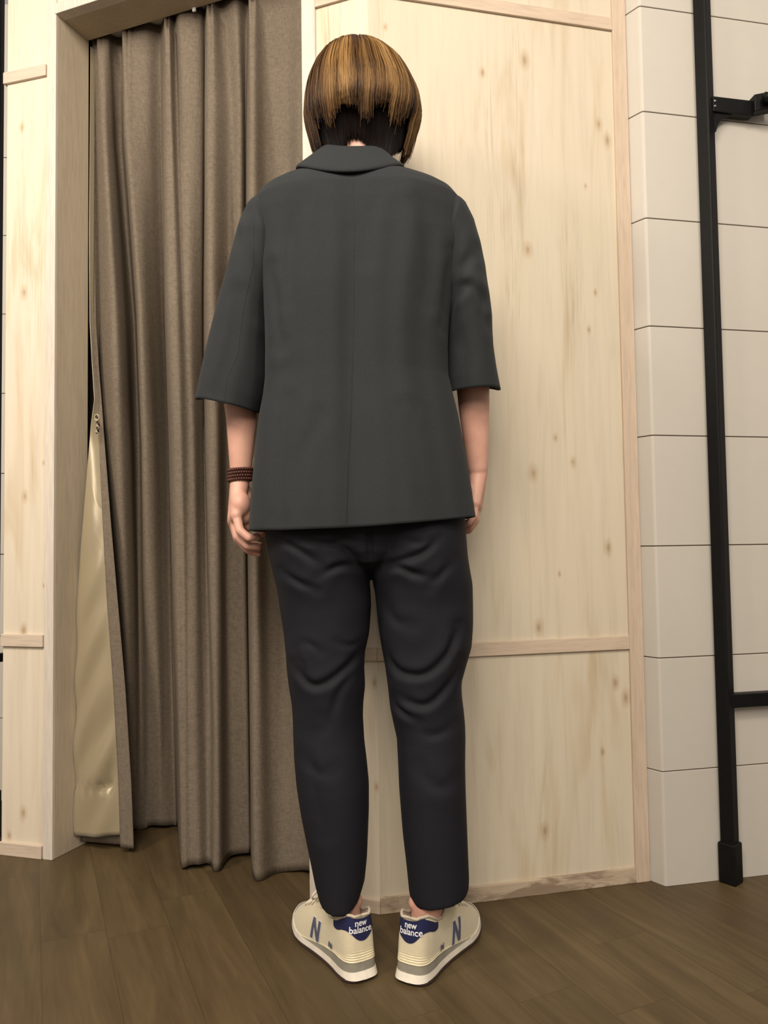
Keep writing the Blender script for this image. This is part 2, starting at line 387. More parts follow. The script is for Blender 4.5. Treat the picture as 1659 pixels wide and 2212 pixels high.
# curved gusset below the arm
gv = []; prof = [(0, -.015), (.075, -.015), (.045, -.022), (.030, -.034), (.021, -.048), (.017, -.062), (.010, -.066), (0, -.066)]
nn = Vector((-dirx.y, dirx.x, 0))
for sgn in (-1, 1):
    for u, z in prof: gv.append(pa+dirx*(u+.004)+Vector((0, 0, z))+nn*(sgn*.006))
k = len(prof); gf = [tuple(range(k))[::-1], tuple(range(k, 2*k))] + [(i, (i+1) % k, (i+1) % k+k, i+k) for i in range(k)]
parts.append(recalc(mesh('gusset', gv, gf, M['black'], None, False)))
for dz in (.006, -.006):
    q = pa+dirx*.0165+Vector((0, 0, dz)) - nn*.013
    parts.append(tube('screw', [q, q+(-nn)*(-.003)], .0030, M['steel']))
parts.append(bar('hanging_rail_holder', pa+dirx*.114+Vector((0, -.012, .004)), pa+dirx*.165+Vector((0, -.02, .014)), .040, .028))
parts.append(tube('hanging_rail', [pa+dirx*.15+Vector((-.02, -.05, .008)), pa+dirx*.95+Vector((-.02, -.05, .008))], .010, M['black'], sides=16))
zb_ = at(1600, 1513, pc[1]).z
parts.append(bar('lower_crossbar', Vector((pc[0], pc[1], zb_))+dirx*.01, Vector((pc[0], pc[1], zb_))+dirx*.98, .030, .024))
parts.append(sq_post('post', (pc[0]+dirx.x*.98, pc[1]+dirx.y*.98), .0148, 0, 2.5, rr, None))
group_parts(rack, parts)
# second rack glimpsed at the left edge
pl = (-1.034, 2.03)
rack2 = empty('display_rack', (pl[0], pl[1], 0)); tag(rack2, 'black steel rack post glimpsed left of the narrow pine panel', 'rack')
parts = [sq_post('post', pl, .0150, 0, 2.5, .1, None), sq_post('foot_sleeve', pl, .020, 0, .125, .1, None),
         bar('lower_crossbar', (pl[0], pl[1], at(5, 1422, 2.03).z), (pl[0]+.17, pl[1]+.22, at(5, 1422, 2.03).z), .022, .02)]
group_parts(rack2, parts)

# ---------------------------------------------------------------- curtain
YL = [60, 300, 700, 1000, 1300, 1600, 1860]
COLS = [  # fold positions across the doorway at seven heights, then their depth at top, middle and hem
 ([182, 184, 190, 196, 200, 205, 208], (.17, .17, .17)),
 ([199, 202, 215, 226, 240, 252, 256], (.150, .150, .185)),
 ([216, 223, 243, 253, 265, 275, 278], (.118, .120, .190)),
 ([233, 240, 264, 277, 285, 292, 294], (.135, .140, .200)),
 ([247, 252, 281, 291, 297, 302, 304], (.170, .178, .205)),
 ([262, 264, 294, 305, 307, 312, 314], (.178, .182, .205)),
 ([267, 269, 298, 310, 313, 322, 324], (.118, .136, .212)),
 ([284, 290, 314, 327, 332, 342, 344], (.128, .140, .212)),
 ([318, 320, 334, 345, 350, 357, 360], (.150, .165, .222)),
 ([342, 342, 350, 361, 367, 374, 378], (.178, .185, .235)),
 ([349, 349, 355, 366, 373, 380, 385], (.175, .180, .225)),
 ([353, 353, 359, 371, 377, 384, 389], (.118, .105, .088)),
 ([364, 368, 380, 388, 392, 396, 398], (.108, .095, .074)),
 ([377, 384, 395, 402, 406, 409, 411], (.150, .104, .078)),
 ([390, 400, 412, 419, 423, 427, 431], (.122, .112, .084)),
 ([428, 434, 433, 434, 438, 443, 447], (.140, .132, .096)),
 ([442, 441, 441, 444, 449, 455, 458], (.165, .142, .092)),
 ([446, 446, 446, 449, 454, 461, 464], (.118, .100, .084)),
 ([460, 463, 465, 469, 472, 476, 478], (.108, .098, .094)),
 ([478, 497, 492, 490, 491, 495, 498], (.150, .134, .135)),
 ([508, 518, 520, 522, 527, 533, 535], (.128, .135, .150)),
 ([533, 532, 532, 534, 536, 538, 541], (.165, .158, .155)),
 ([538, 537, 537, 539, 541, 543, 546], (.112, .102, .086)),
 ([549, 551, 552, 554, 556, 560, 565], (.105, .098, .080)),
 ([572, 575, 578, 580, 583, 590, 598], (.135, .132, .112)),
 ([618, 621, 625, 628, 632, 638, 645], (.142, .142, .125)),
 ([645, 647, 651, 656, 661, 666, 671], (.122, .122, .120)),
 ([668, 670, 674, 678, 682, 686, 690], (.130, .130, .130)),
]
def curtain_grid(cols, ylist, nz=110, sub=6, z1=2.134, z0=.007):
    rows = []
    for i in range(nz):
        f = i/(nz-1); pts = []
        for xs, (wt, wm, wb) in cols:
            wb = .135+(wb-.135)*1.4
            yv = 60+f*1800
            x = float(np.interp(yv, ylist, xs)); wm_ = .136+(wm-.136)*2.1; wv = float(np.interp(f, [0, .03, .45, 1], [.128+(wt-.14)*.6, .128+(wt-.14)*.9, wm_, wb]))
            if f < .02: wv = max(wv, .115)
            u, zz = DW.hit(x, yv, wv)
            u0, zt = DW.hit(xs[0], 60, wv)
            z = z1+(z0-z1)*f
            pts.append((u, wv, z, xs[0]))
        row = []
        for q in catmull(pts, sub):
            u, wv, z, x0 = q
            for c_ in (207, 273, 362, 455, 547):
                d = abs(x0-c_)
                if d < 15: wv += .011*math.cos(d/15*math.pi*2.6)*(1-d/15)*math.exp(-f/.04)
            row.append((u, wv, z))
        rows.append(row)
    return rows
rows = curtain_grid(COLS, YL)
ncol = len(rows[0]); V = []
for i, r in enumerate(rows):
    f = i/(len(rows)-1)
    for j, (u, wv, z) in enumerate(r):
        wob = .0022*math.sin(j*.21+f*7)+.0016*math.sin(j*.5-f*13)
        hem = .010*math.sin(j*.16+1.0)*f**8
        u = min(u, -.14) if wv > .112 else min(u, -.159)
        u = max(u, -.868) if wv > .114 else max(u, -.848)
        V.append(DW.p(u, z+hem*.6, wv+wob))
F = [(i*ncol+j, i*ncol+j+1, (i+1)*ncol+j+1, (i+1)*ncol+j) for i in range(len(rows)-1) for j in range(ncol-1)]
cur = empty('curtain', DW.p(-.5, 0, .13)); tag(cur, 'brown pleated fitting room curtain with beige satin lining in the doorway', 'curtain')
face = mesh('curtain_cloth', V, F, M['curtain'], None, True); sm = face.modifiers.new('s', 'SOLIDIFY'); sm.thickness = .0022; sm.offset = 0
# turned-back leading edge showing the satin lining and the cloth facing
FY = [60, 500, 700, 800, 880, 940, 1020, 1150, 1300, 1500, 1700, 1828]
FXL = [196, 193, 194, 199, 204, 196, 190, 180, 168, 162, 159, 157]
FXM = [200, 198, 199, 204, 211, 214, 218, 224, 232, 247, 258, 262]
FXR = [206, 205, 208, 214, 220, 224, 230, 240, 253, 271, 284, 289]
FW_ = [.115, .112, .110, .108, .104, .098, .092, .084, .076, .070, .067, .066]
def strip(name, XA, XB, mat, dw, n=16, wrinkle=0, zlow=.020, nz=170, slope=0):
    V = []
    for i in range(nz):
        y = 60+(1828-60)*i/(nz-1); wv = np.interp(y, FY, FW_)
        z = 2.104+(zlow-2.104)*i/(nz-1)
        xa, xb = np.interp(y, FY, XA), np.interp(y, FY, XB); kf0 = 1 if name == 'satin_lining' else 0
        for j in range(n+1):
            f = j/n; x = xa+(xb-xa)*f; belly = -.010*kf0*math.sin(math.pi*f)*min(1, max(0, (y-900)/300))
            wr = 0
            if wrinkle and y > 1150:
                q = (y-1150)/680
                wr = wrinkle*(math.sin((x*1.0+(y)*.52)*.085)*q*(.35+.65*f)+.35*math.sin((x*.9+y*.33)*.17+1)*q*f)
                if y > 1728: wr *= .3
                wr *= 1-f**5
                wr += wrinkle*.8*math.exp(-((y-1722)/9)**2)*(.3+f)*(1-f**4)*(math.sin(x*.35)*.5+.6)
            kf = 0 if name == 'cloth_border' else 1; bk = .006 if name == 'cloth_border' else .02
            u, _ = DW.hit(x, y, wv+dw+bk*f)
            u = max(u, -.8478)
            V.append(DW.p(u, z+slope*f*max(0, (i/(nz-1)-.97))*30, wv+dw+bk*f+belly+wr))
    F = [(i*(n+1)+j, i*(n+1)+j+1, (i+1)*(n+1)+j+1, (i+1)*(n+1)+j) for i in range(nz-1) for j in range(n)]
    o = mesh(name, V, F, mat, None, True); s_ = o.modifiers.new('s', 'SOLIDIFY'); s_.thickness = .0014; s_.offset = 0
    return o
lin = strip('satin_lining', FXL, FXM, M['satin'], 0, 34, .018, .034, slope=.012)
fac = strip('cloth_border', [x-2 for x in FXM], FXR, M['curtain'], .017, 6, 0, .014)
hemb = strip('hem_border', FXL, FXR, M['curtain'], .022, 20, 0, .012)
# twisted cord loop on the leading edge
cp = [DW.p(DW.hit(209, 896, .085)[0], DW.hit(209, 896, .085)[1], .085), None]
def curp(x, y, wv): u, z = DW.hit(x, y, wv); return DW.p(u, z, wv)
M['cord'] = plain('beige twisted cord', srgb(176, 166, 140), .7); M['cordd'] = plain('black cord', (.02, .018, .015), .7)
def helix(name, ph, mat, r):
    pts = []
    for k in range(40):
        t = k/39; y = 898+38*t; a = t*3.0*2*math.pi+ph
        c = curp(209+3*math.sin(t*3), y, .086); pts.append(c+DW.u*(.0028*math.cos(a))+DW.n*(.0028*math.sin(a)))
    return tube(name, pts, r, mat)
cords = [helix('cord', 0, M['cord'], .0018), helix('cord', math.pi, M['cordd'], .0018)]
loop = tube('cord', [curp(209+4.5*math.cos(a), 902+7*math.sin(a), .080) for a in np.linspace(0, 2*math.pi, 20)], .0014, M['cord'])
# rail and gliders under the lintel
M['white'] = plain('white plastic', (.75, .75, .73), .4)
rail = fbox('curtain_rail', DW, -.868, -.14, 2.140, 2.155, .118, .16, M['white'])
glid = []
for (x, y) in ((417, 12),):
    u, z = DW.hit(x, y, .098); glid.append(fbox('glider', DW, u-.005, u+.005, 2.104, 2.1146, .100, .106, M['white'], bev=.002))
group_parts(cur, [face, lin, fac, hemb, rail]+cords+[loop]+glid)

# ---------------------------------------------------------------- the person
person = empty('person', (0, 1.42, 0)); tag(person, 'person seen from behind in charcoal jacket, dark trousers and cream sneakers', 'person')
YB = 1.44
def capsule_bm(bm, a, b, ra, rb, seg=20, flatten=None):
    a = Vector(a); b = Vector(b); d = b-a; L = d.length
    q = Vector((0, 0, 1)).rotation_difference(d.normalized()).to_matrix() if L > 1e-6 else Matrix.Identity(3)
    rings = []
    for k in range(1, 7): th = -math.pi/2+k*math.pi/12*1.0; rings.append((ra*math.sin(th), ra*math.cos(th)))
    for k in range(0, 6): th = k*math.pi/12; rings.append((L+rb*math.sin(th), rb*math.cos(th)))
    base = []
    for z, r in rings:
        base.append([bm.verts.new(a+q@Vector((r*math.cos(2*math.pi*j/seg), r*math.sin(2*math.pi*j/seg), z))) for j in range(seg)])
    t0 = bm.verts.new(a-q@Vector((0, 0, ra))); t1 = bm.verts.new(a+q@Vector((0, 0, L+rb)))
    for i in range(len(base)-1):
        for j in range(seg): bm.faces.new((base[i][j], base[i][(j+1) % seg], base[i+1][(j+1) % seg], base[i+1][j]))
    for j in range(seg):
        bm.faces.new((t0, base[0][(j+1) % seg], base[0][j])); bm.faces.new((t1, base[-1][j], base[-1][(j+1) % seg]))
def ellipsoid_bm(bm, c, r, rot=None, seg=32):
    res = bmesh.ops.create_uvsphere(bm, u_segments=seg, v_segments=seg//2, radius=1.0)
    for v in res['verts']:
        p = Vector((v.co.x*r[0], v.co.y*r[1], v.co.z*r[2]))
        if rot: p = rot@p
        v.co = p+Vector(c)
bm = bmesh.new()
HC = at(783, 222, 1.435)                       # centre of the head
ellipsoid_bm(bm, HC+Vector((0, -.008, .006)), (.070, .084, .092))
ellipsoid_bm(bm, HC+Vector((0, .022, -.040)), (.058, .062, .078))       # face and jaw
ellipsoid_bm(bm, HC+Vector((0, .040, -.092)), (.030, .030, .028))       # chin
capsule_bm(bm, HC+Vector((0, .080, .004)), HC+Vector((0, .098, -.030)), .006, .011)   # nose
ellipsoid_bm(bm, HC+Vector((0, .085, -.062)), (.020, .010, .005)); ellipsoid_bm(bm, HC+Vector((0, .083, -.071)), (.017, .010, .006))  # lips
for sx in (-1, 1):
    ellipsoid_bm(bm, HC+Vector((sx*.074, .006, -.012)), (.007, .018, .031), Matrix.Rotation(sx*.25, 3, 'Z'))  # ears
    ellipsoid_bm(bm, HC+Vector((sx*.030, .076, .022)), (.020, .010, .008))                                    # brow
    ellipsoid_bm(bm, HC+Vector((sx*.036, .058, -.030)), (.022, .022, .022))                                   # cheek
nk = at(775, 400, 1.435)
capsule_bm(bm, HC+Vector((0, -.012, -.07)), nk, .045, .054)
S = lambda x, y, Y=YB: at(x, y, Y)
capsule_bm(bm, S(710, 452), S(845, 452), .056, .056); capsule_bm(bm, S(650, 480), S(905, 480), .042, .042)
for a, b, r0, r1 in ((S(700, 520), S(700, 760), .085, .078), (S(850, 520), S(850, 760), .085, .078), (S(720, 760), S(720, 1020), .078, .085), (S(850, 760), S(850, 1020), .078, .085),
                     (S(710, 1060), S(880, 1060), .09, .09)): capsule_bm(bm, a, b, r0, r1)
# legs inside the trousers, feet inside the sneakers
for hip, kn_, an, foot, ak_ in ((S(705, 1150), S(712, 1560), S(741, 1935, 1.414), (-.118, 1.493, .034), (-.0756, 1.416)), (S(900, 1150), S(930, 1560), S(926, 1935, 1.404), (.103, 1.481, .034), (.0606, 1.404))):
    capsule_bm(bm, hip, kn_, .075, .052); capsule_bm(bm, kn_, at(0, 0, 1) if False else kn_.lerp(an, .35), .052, .054); capsule_bm(bm, kn_.lerp(an, .35), an, .054, .031)
    ak = Vector((*ak_, .066)); capsule_bm(bm, an, ak, .0300, .024); capsule_bm(bm, ak, foot, .025, .022)
    ellipsoid_bm(bm, Vector((ak.x-.017, ak.y, .112)), (.010, .013, .013)); ellipsoid_bm(bm, Vector((ak.x+.017, ak.y, .112)), (.010, .013, .013))
# arms: upper arm, forearm, wrist
def arm(sh, el, mid, wr):
    capsule_bm(bm, sh, el, .041, .035); capsule_bm(bm, el, mid, .0345, .0300); capsule_bm(bm, mid, wr, .0300, .0205)
arm(S(596, 512), S(512, 790, 1.455), S(522, 900, 1.458), S(520, 1015, 1.462))
arm(S(940, 512), S(1018, 770, 1.465), S(1024, 880, 1.475), S(1032, 1010, 1.492))
def hand(wr, mcps, fingers, radii, thumb, pts_pad):
    for m_ in mcps: capsule_bm(bm, wr, m_, .0185, .0120)
    for i in range(len(mcps)-1): capsule_bm(bm, mcps[i], mcps[i+1], .0115, .0115); capsule_bm(bm, wr.lerp(mcps[i], .55), wr.lerp(mcps[i+1], .55), .0145, .0145)
    for m_, fl_, r in zip(mcps, fingers, radii):
        ch = [m_]+fl_
        for i in range(len(ch)-1): capsule_bm(bm, ch[i], ch[i+1], r*(1.08-.10*i), r*(1.0-.10*i), 14)
    for i in range(len(thumb)-1): capsule_bm(bm, thumb[i], thumb[i+1], (.0150, .0115, .0100)[i], (.0115, .0100, .0082)[i], 14)
    for p, r in pts_pad: ellipsoid_bm(bm, p, (r, r*1.2, r*1.3))
hand(S(518, 1040, 1.460), [S(511, 1112, 1.428), S(506, 1122, 1.450), S(504, 1126, 1.472), S(507, 1121, 1.494)],
     [[S(518, 1146, 1.420), S(537, 1162, 1.418), S(556, 1160, 1.422)], [S(513, 1158, 1.442), S(535, 1179, 1.440), S(558, 1181, 1.443)],
      [S(514, 1163, 1.464), S(537, 1188, 1.462), S(557, 1195, 1.464)], [S(518, 1157, 1.488), S(543, 1179, 1.488), S(562, 1178, 1.490)]],
     (.0086, .0092, .0096, .0090), [S(526, 1060, 1.474), S(541, 1094, 1.495), S(556, 1128, 1.505), S(566, 1152, 1.502)],
     [(S(520, 1090, 1.440), .019), (S(526, 1080, 1.470), .018), (S(514, 1112, 1.440), .013), (S(530, 1108, 1.455), .017), (S(538, 1128, 1.470), .014)])
hand(S(1033, 1022, 1.494), [S(1026, 1086, 1.478), S(1029, 1094, 1.497), S(1029, 1097, 1.517), S(1026, 1092, 1.537)],
     [[S(1025, 1114, 1.474), S(1012, 1130, 1.474), S(1001, 1130, 1.476)], [S(1027, 1122, 1.494), S(1014, 1140, 1.494), S(1000, 1142, 1.496)],
      [S(1027, 1124, 1.517), S(1012, 1146, 1.519), S(998, 1148, 1.520)], [S(1024, 1120, 1.540), S(1008, 1138, 1.543), S(994, 1138, 1.543)]],
     (.0074, .0080, .0084, .0080), [S(1027, 1036, 1.508), S(1012, 1062, 1.535), S(1000, 1088, 1.548), S(993, 1108, 1.548)],
     [(S(1022, 1060, 1.490), .015), (S(1020, 1058, 1.515), .015)])
bmesh.ops.recalc_face_normals(bm, faces=bm.faces)
me = bpy.data.meshes.new('body'); bm.to_mesh(me); bm.free()
body = new_obj('body', me, M['skin'], None, True)
rm = body.modifiers.new('r', 'REMESH'); rm.mode = 'VOXEL'; rm.voxel_size = .0026; rm.use_smooth_shade = True
s_ = body.modifiers.new('sm', 'SMOOTH'); s_.factor = .5; s_.iterations = 4
bake(body); body.data.polygons.foreach_set('use_smooth', [True]*len(body.data.polygons))
eyes = []
M['eye'] = plain('eye white', (.8, .78, .75), .2); M['iris'] = plain('dark iris', (.02, .012, .008), .2)
for sx in (-1, 1):
    for r, off, mt, nm in ((.0115, 0, 'eye', 'eye'), (.0062, .0068, 'iris', 'iris')):
        bm = bmesh.new(); ellipsoid_bm(bm, HC+Vector((sx*.030, .0715+off, .008)), (r, r, r*.75)); me = bpy.data.meshes.new(nm); bm.to_mesh(me); bm.free()
        eyes.append(new_obj(nm, me, M[mt], None, True))

# ---- surface detail helpers
def polyline_dist(P, pts):
    best = np.full(len(P), 9.)
    for a, b in zip(pts[:-1], pts[1:]):
        ab = b-a; t = np.clip(((P-a)@ab)/(ab@ab), 0, 1); d = np.linalg.norm(P-(a+t[:, None]*ab), axis=1)
        # fade towards ends handled by caller
        best = np.minimum(best, d)
    return best
def crease(o, lines, Y=1.37, back_only=True, gain=1.0):
    """push folds into a mesh along polylines seen on its back; (pts, depth, width, ridge)"""
    me = o.data; n = len(me.vertices); co = np.empty(n*3); me.vertices.foreach_get('co', co); co = co.reshape(-1, 3)
    no = np.empty(n*3); me.vertices.foreach_get('normal', no); no = no.reshape(-1, 3)
    off = np.zeros(n); XZ = co[:, [0, 2]]; fac = np.clip(-no[:, 1]*1.6, 0, 1) if back_only else 1
    for pts, dep, wd, rid in lines:
        sm_ = catmull([[at(x, y, Y).x, at(x, y, Y).z] for x, y in pts], 6); pp = [np.array(p) for p in sm_]
        d = polyline_dist(XZ, pp)
        e0 = np.linalg.norm(XZ-pp[0], axis=1); e1 = np.linalg.norm(XZ-pp[-1], axis=1)
        fade = np.clip(np.minimum(e0, e1)/.03, .15, 1)
        off += (-dep*np.exp(-(d/wd)**2)+rid*np.exp(-(d/(wd*3.0))**2))*fade*gain
    co += no*(off*fac)[:, None]; me.vertices.foreach_set('co', co.ravel()); me.update()
def ribbon_on(o, name, pts, Y, wd, mat, lift=.0006, parent=None, n=14):
    """a narrow strip laid on the back surface of a mesh"""
    bvh = BVHTree.FromPolygons([v.co for v in o.data.vertices], [p.vertices for p in o.data.polygons])
    sm_ = catmull([list(at(x, y, Y)) for x, y in pts], n); V = []; F = []
    for i, p in enumerate(sm_):
        p = Vector(p); q = Vector(sm_[min(i+1, len(sm_)-1)])-Vector(sm_[max(i-1, 0)]); side = Vector((q.z, 0, -q.x)).normalized()
        for s1 in (-1, 0, 1):
            st = Vector((p.x, p.y-.5, p.z))+side*(s1*wd/2); loc, nrm, _, _ = bvh.ray_cast(st, Vector((0, 1, 0)), 1.2)
            if loc is None: loc = Vector((st.x, Y, st.z)); nrm = Vector((0, -1, 0))
            if nrm.y > 0: nrm = -nrm
            V.append(loc+nrm*(lift if s1 == 0 else lift*.2))
    for i in range(len(sm_)-1):
        for j in range(2): a = 3*i+j; F.append((a, a+1, a+4, a+3))
    return mesh(name, V, F, mat, parent, True)
def ring(cx, cy, a, bf, bb, z, n=96, e=.8, tilt=None):
    out = []
    for k in range(n):
        t = 2*math.pi*k/n; ct, st = math.cos(t), math.sin(t)
        x = a*math.copysign(abs(ct)**e, ct); y = (bf if st > 0 else bb)*math.copysign(abs(st)**e, st)
        out.append(Vector((cx+x, cy+y, z)))
    return out

# ---- trousers
LEGL = [(1070, 590, 806), (1110, 578, 804), (1145, 575, 802), (1200, 583, 801), (1232, 591, 801), (1250, 595, 798.5), (1266, 599, 799), (1306, 605, 802), (1366, 614, 798), (1411, 619, 788), (1445, 621, 787), (1481, 625, 789), (1517, 631, 785),
        (1545, 633, 784), (1600, 635, 787), (1640, 637, 792), (1690, 641, 797), (1750, 650, 797), (1800, 660, 795), (1850, 670, 793), (1900, 680, 788), (1915, 684, 783), (1935, 690, 777)]
LEGR = [(1070, 790, 990), (1110, 794, 1003), (1145, 796, 1005), (1200, 799, 1009), (1237, 801, 1015), (1250, 804.5, 1018), (1264, 808, 1020), (1306, 813, 1021), (1351, 817, 1021), (1396, 824, 1018), (1430, 831, 1008), (1472, 837, 996), (1502, 840, 997),
        (1532, 844, 1001), (1562, 850, 1004), (1592, 857, 1005), (1650, 860, 1004), (1700, 862, 1005), (1750, 866, 1007), (1800, 870, 1009), (1850, 876, 1011), (1896, 881, 1013), (1918, 884, 1012), (1930, 890, 1008)]
def leg_rings(T, hemf):
    ys = np.array([t[0] for t in T], float); rings = []
    for py in np.linspace(ys[0], ys[-1], 70):
        xl, xr = np.interp(py, ys, [t[1] for t in T]), np.interp(py, ys, [t[2] for t in T])
        yc = np.interp(py, [1070, 1200, 1560, 1960], [1.445, 1.44, 1.435, 1.416])
        A = at(xl, py, yc); B = at(xr, py, yc); a = (B.x-A.x)/2
        bb = np.interp(py, [1070, 1150, 1215, 1300, 1560, 1700, 1960], [.105, .118, .108, .092, .068, .070, .055])
        bf = np.interp(py, [1070, 1200, 1560, 1960], [.10, .10, .08, .062])
        r_ = ring((A.x+B.x)/2, yc, a, bf, bb, (A.z+B.z)/2, 72, .92)
        if py > 1885:
            for v in r_: v.z += hemf(v, (A.x+B.x)/2, a)*(py-1885)/(ys[-1]-1885)
        rings.append(r_)
    return rings
bm = bmesh.new()
def add_to(bm, V, F):
    vs = [bm.verts.new(v) for v in V]
    for f in F: bm.faces.new([vs[i] for i in f])
V, F = loft(leg_rings(LEGL, lambda v, cx, a: -.014*max(0, 1-((v.x-cx)/a)**2)*(1 if v.y < 1.42 else -.4) if True else 0), True, True, True); add_to(bm, V, F)
V, F = loft(leg_rings(LEGR, lambda v, cx, a: -.004+.010*((v.x-cx)/a)*(.8)), True, True, True); add_to(bm, V, F)
PV = [(1060, 600, 990, .100), (1120, 610, 985, .108), (1160, 650, 950, .108), (1190, 700, 900, .100), (1212, 745, 855, .085), (1224, 775, 826, .062), (1231, 790, 811, .035)]
rg = []
for py, xl, xr, b in PV:
    A = at(xl, py, 1.44); B = at(xr, py, 1.44); rg.append(ring((A.x+B.x)/2, 1.44, (B.x-A.x)/2, b*.9, b, (A.z+B.z)/2, 72, .95))
V, F = loft(rg, True, True, True); add_to(bm, V, F)
bmesh.ops.recalc_face_normals(bm, faces=bm.faces); me = bpy.data.meshes.new('trousers'); bm.to_mesh(me); bm.free()
trou = new_obj('trousers', me, M['trouser'], None, True)
rm = trou.modifiers.new('r', 'REMESH'); rm.mode = 'VOXEL'; rm.voxel_size = .0032; rm.use_smooth_shade = True
s_ = trou.modifiers.new('sm', 'SMOOTH'); s_.factor = .5; s_.iterations = 3
bake(trou)
crease(trou, [([(596, 1158), (650, 1188), (696, 1219)], .006, .007, .004), ([(640, 1165), (690, 1172), (735, 1180), (775, 1205)], .005, .006, .003),
    ([(690, 1243), (735, 1222), (777, 1225)], .007, .007, .004), ([(605, 1231), (644, 1255), (687, 1273)], .006, .007, .004),
    ([(635, 1436), (665, 1475), (696, 1478), (741, 1448), (777, 1411)], .008, .008, .005), ([(655, 1388), (672, 1392), (694, 1408)], .005, .006, .003),
    ([(715, 1560), (730, 1500), (765, 1450)], .004, .008, .002), ([(660, 1450), (650, 1430), (640, 1400)], .004, .006, .003),
    ([(700, 1180), (745, 1165), (790, 1172)], .004, .007, .002), ([(725, 1385), (755, 1395), (785, 1385)], .004, .006, .002),
    ([(946, 1161), (916, 1191), (876, 1207), (816, 1222)], .007, .007, .004), ([(822, 1232), (861, 1225), (891, 1237), (928, 1246)], .007, .007, .004),
    ([(982, 1210), (955, 1235), (925, 1270)], .005, .008, .003), ([(870, 1165), (900, 1172), (925, 1165)], .004, .006, .002),
    ([(828, 1405), (849, 1440), (876, 1457), (922, 1454), (967, 1411), (991, 1351)], .008, .008, .005),
    ([(840, 1508), (864, 1538), (907, 1560)], .008, .007, .005), ([(861, 1510), (922, 1523), (976, 1472), (994, 1427)], .007, .008, .004),
    ([(830, 1300), (855, 1340), (890, 1350)], .004, .010, .003), ([(900, 1580), (940, 1590), (985, 1570)], .003, .008, .002),
    ([(650, 1640), (690, 1670), (720, 1665)], .003, .010, .002), ([(798, 1120), (799, 1180), (800, 1232)], .006, .006, .0),
    ([(905, 1660), (945, 1700), (990, 1690)], .003, .012, .002), ([(690, 1560), (670, 1620), (680, 1700), (700, 1800)], .003, .014, .002)], 1.36, True, 1.15)
s_ = trou.modifiers.new('sm', 'SMOOTH'); s_.factor = .4; s_.iterations = 2; bake(trou)

# ---- jacket body
JR = [(374, 650, 866, .046), (384, 628, 890, .060), (396, 601, 924, .076), (410, 577, 955, .090), (425, 560, 978, .101), (445, 549, 993, .112), (480, 547, 1000, .118), (530, 555, 1000, .121), (600, 566, 986, .122), (650, 572, 975, .122),
      (700, 575, 969, .120), (760, 576, 966, .117), (820, 575, 968, .116), (860, 570, 978, .117), (900, 562, 988, .119), (950, 556, 998, .122), (1000, 552, 1007, .125), (1060, 546, 1017, .129), (1100, 543, 1022, .131), (1138, 541, 1026, .132)]
ys = np.array([j[0] for j in JR], float); rings = []
for i in range(150):
    f = i/149; py = 374+(1138-374)*(f**1.15)
    xl, xr, b = (np.interp(py, ys, [j[k] for j in JR]) for k in (1, 2, 3))
    yc = np.interp(py, [374, 480, 760, 1138], [1.425, 1.430, 1.428, 1.425])
    A = at(xl, py, yc); B = at(xr, py, yc); cx = (A.x+B.x)/2; a = (B.x-A.x)/2
    bf = b*np.interp(py, [374, 1138], [.85, .95])
    r_ = ring(cx, yc, a, bf, b, (A.z+B.z)/2, 240, np.interp(py, [374, 420, 600, 1138], [.95, .88, .80, .80]))
    for v in r_:
        s1 = (v.x-cx)/a; vent = 0
        if py > 1080:
            q = (py-1080)/58; v.z += q*(.010*s1 + (.008*s1*s1-.003))
        if v.y < yc:                                            # soft vertical drape on the back
            q = min(1, max(0, (py-400)/150))
            v.y += q*(.0040*math.sin(s1*9+py*.0015)+.0022*math.sin(s1*19+1.3))*(1-abs(s1)**3)
            v.y += -.006*math.exp(-((py-450)/50)**2)*math.exp(-((abs(s1)-.45)/.25)**2)
            v.y += .006*q*math.exp(-(s1+.10-.0*py)**2/.012)      # hollow along the spine
        if v.y > yc+.08 and abs(s1) < .35 and py > 420: v.y -= .004
    rings.append(r_)
V, F = loft(rings, True, True, False)
jb = recalc(mesh('jacket', V, F, M['jacket'], None, True))
crease(jb, [([(648, 425), (625, 520), (615, 640)], .003, .014, .002), ([(905, 430), (925, 520), (930, 640)], .003, .014, .002), ([(980, 520), (968, 600), (962, 690)], .006, .010, .004),
            ([(583, 560), (592, 640), (600, 740)], .005, .010, .004), ([(820, 400), (800, 470), (790, 560)], .0022, .012, .002), ([(690, 900), (650, 1000), (640, 1130)], .003, .014, .002),
            ([(620, 860), (606, 960), (602, 1130)], .003, .012, .003), ([(880, 880), (900, 1000), (915, 1120)], .003, .016, .002)], 1.31, True, 1.4)
seam = ribbon_on(jb, 'back_seam', [(762, 386), (764, 500), (763, 700), (758, 900), (752, 1010), (748, 1136)], 1.31, .0012, M['jacket'], .0006)
vent = ribbon_on(jb, 'back_vent', [(761, 770), (757, 900), (752, 1010), (748, 1138)], 1.31, .0022, M['jacket_seam'], .0009)
sm = jb.modifiers.new('s', 'SOLIDIFY'); sm.thickness = .003; sm.offset = -1
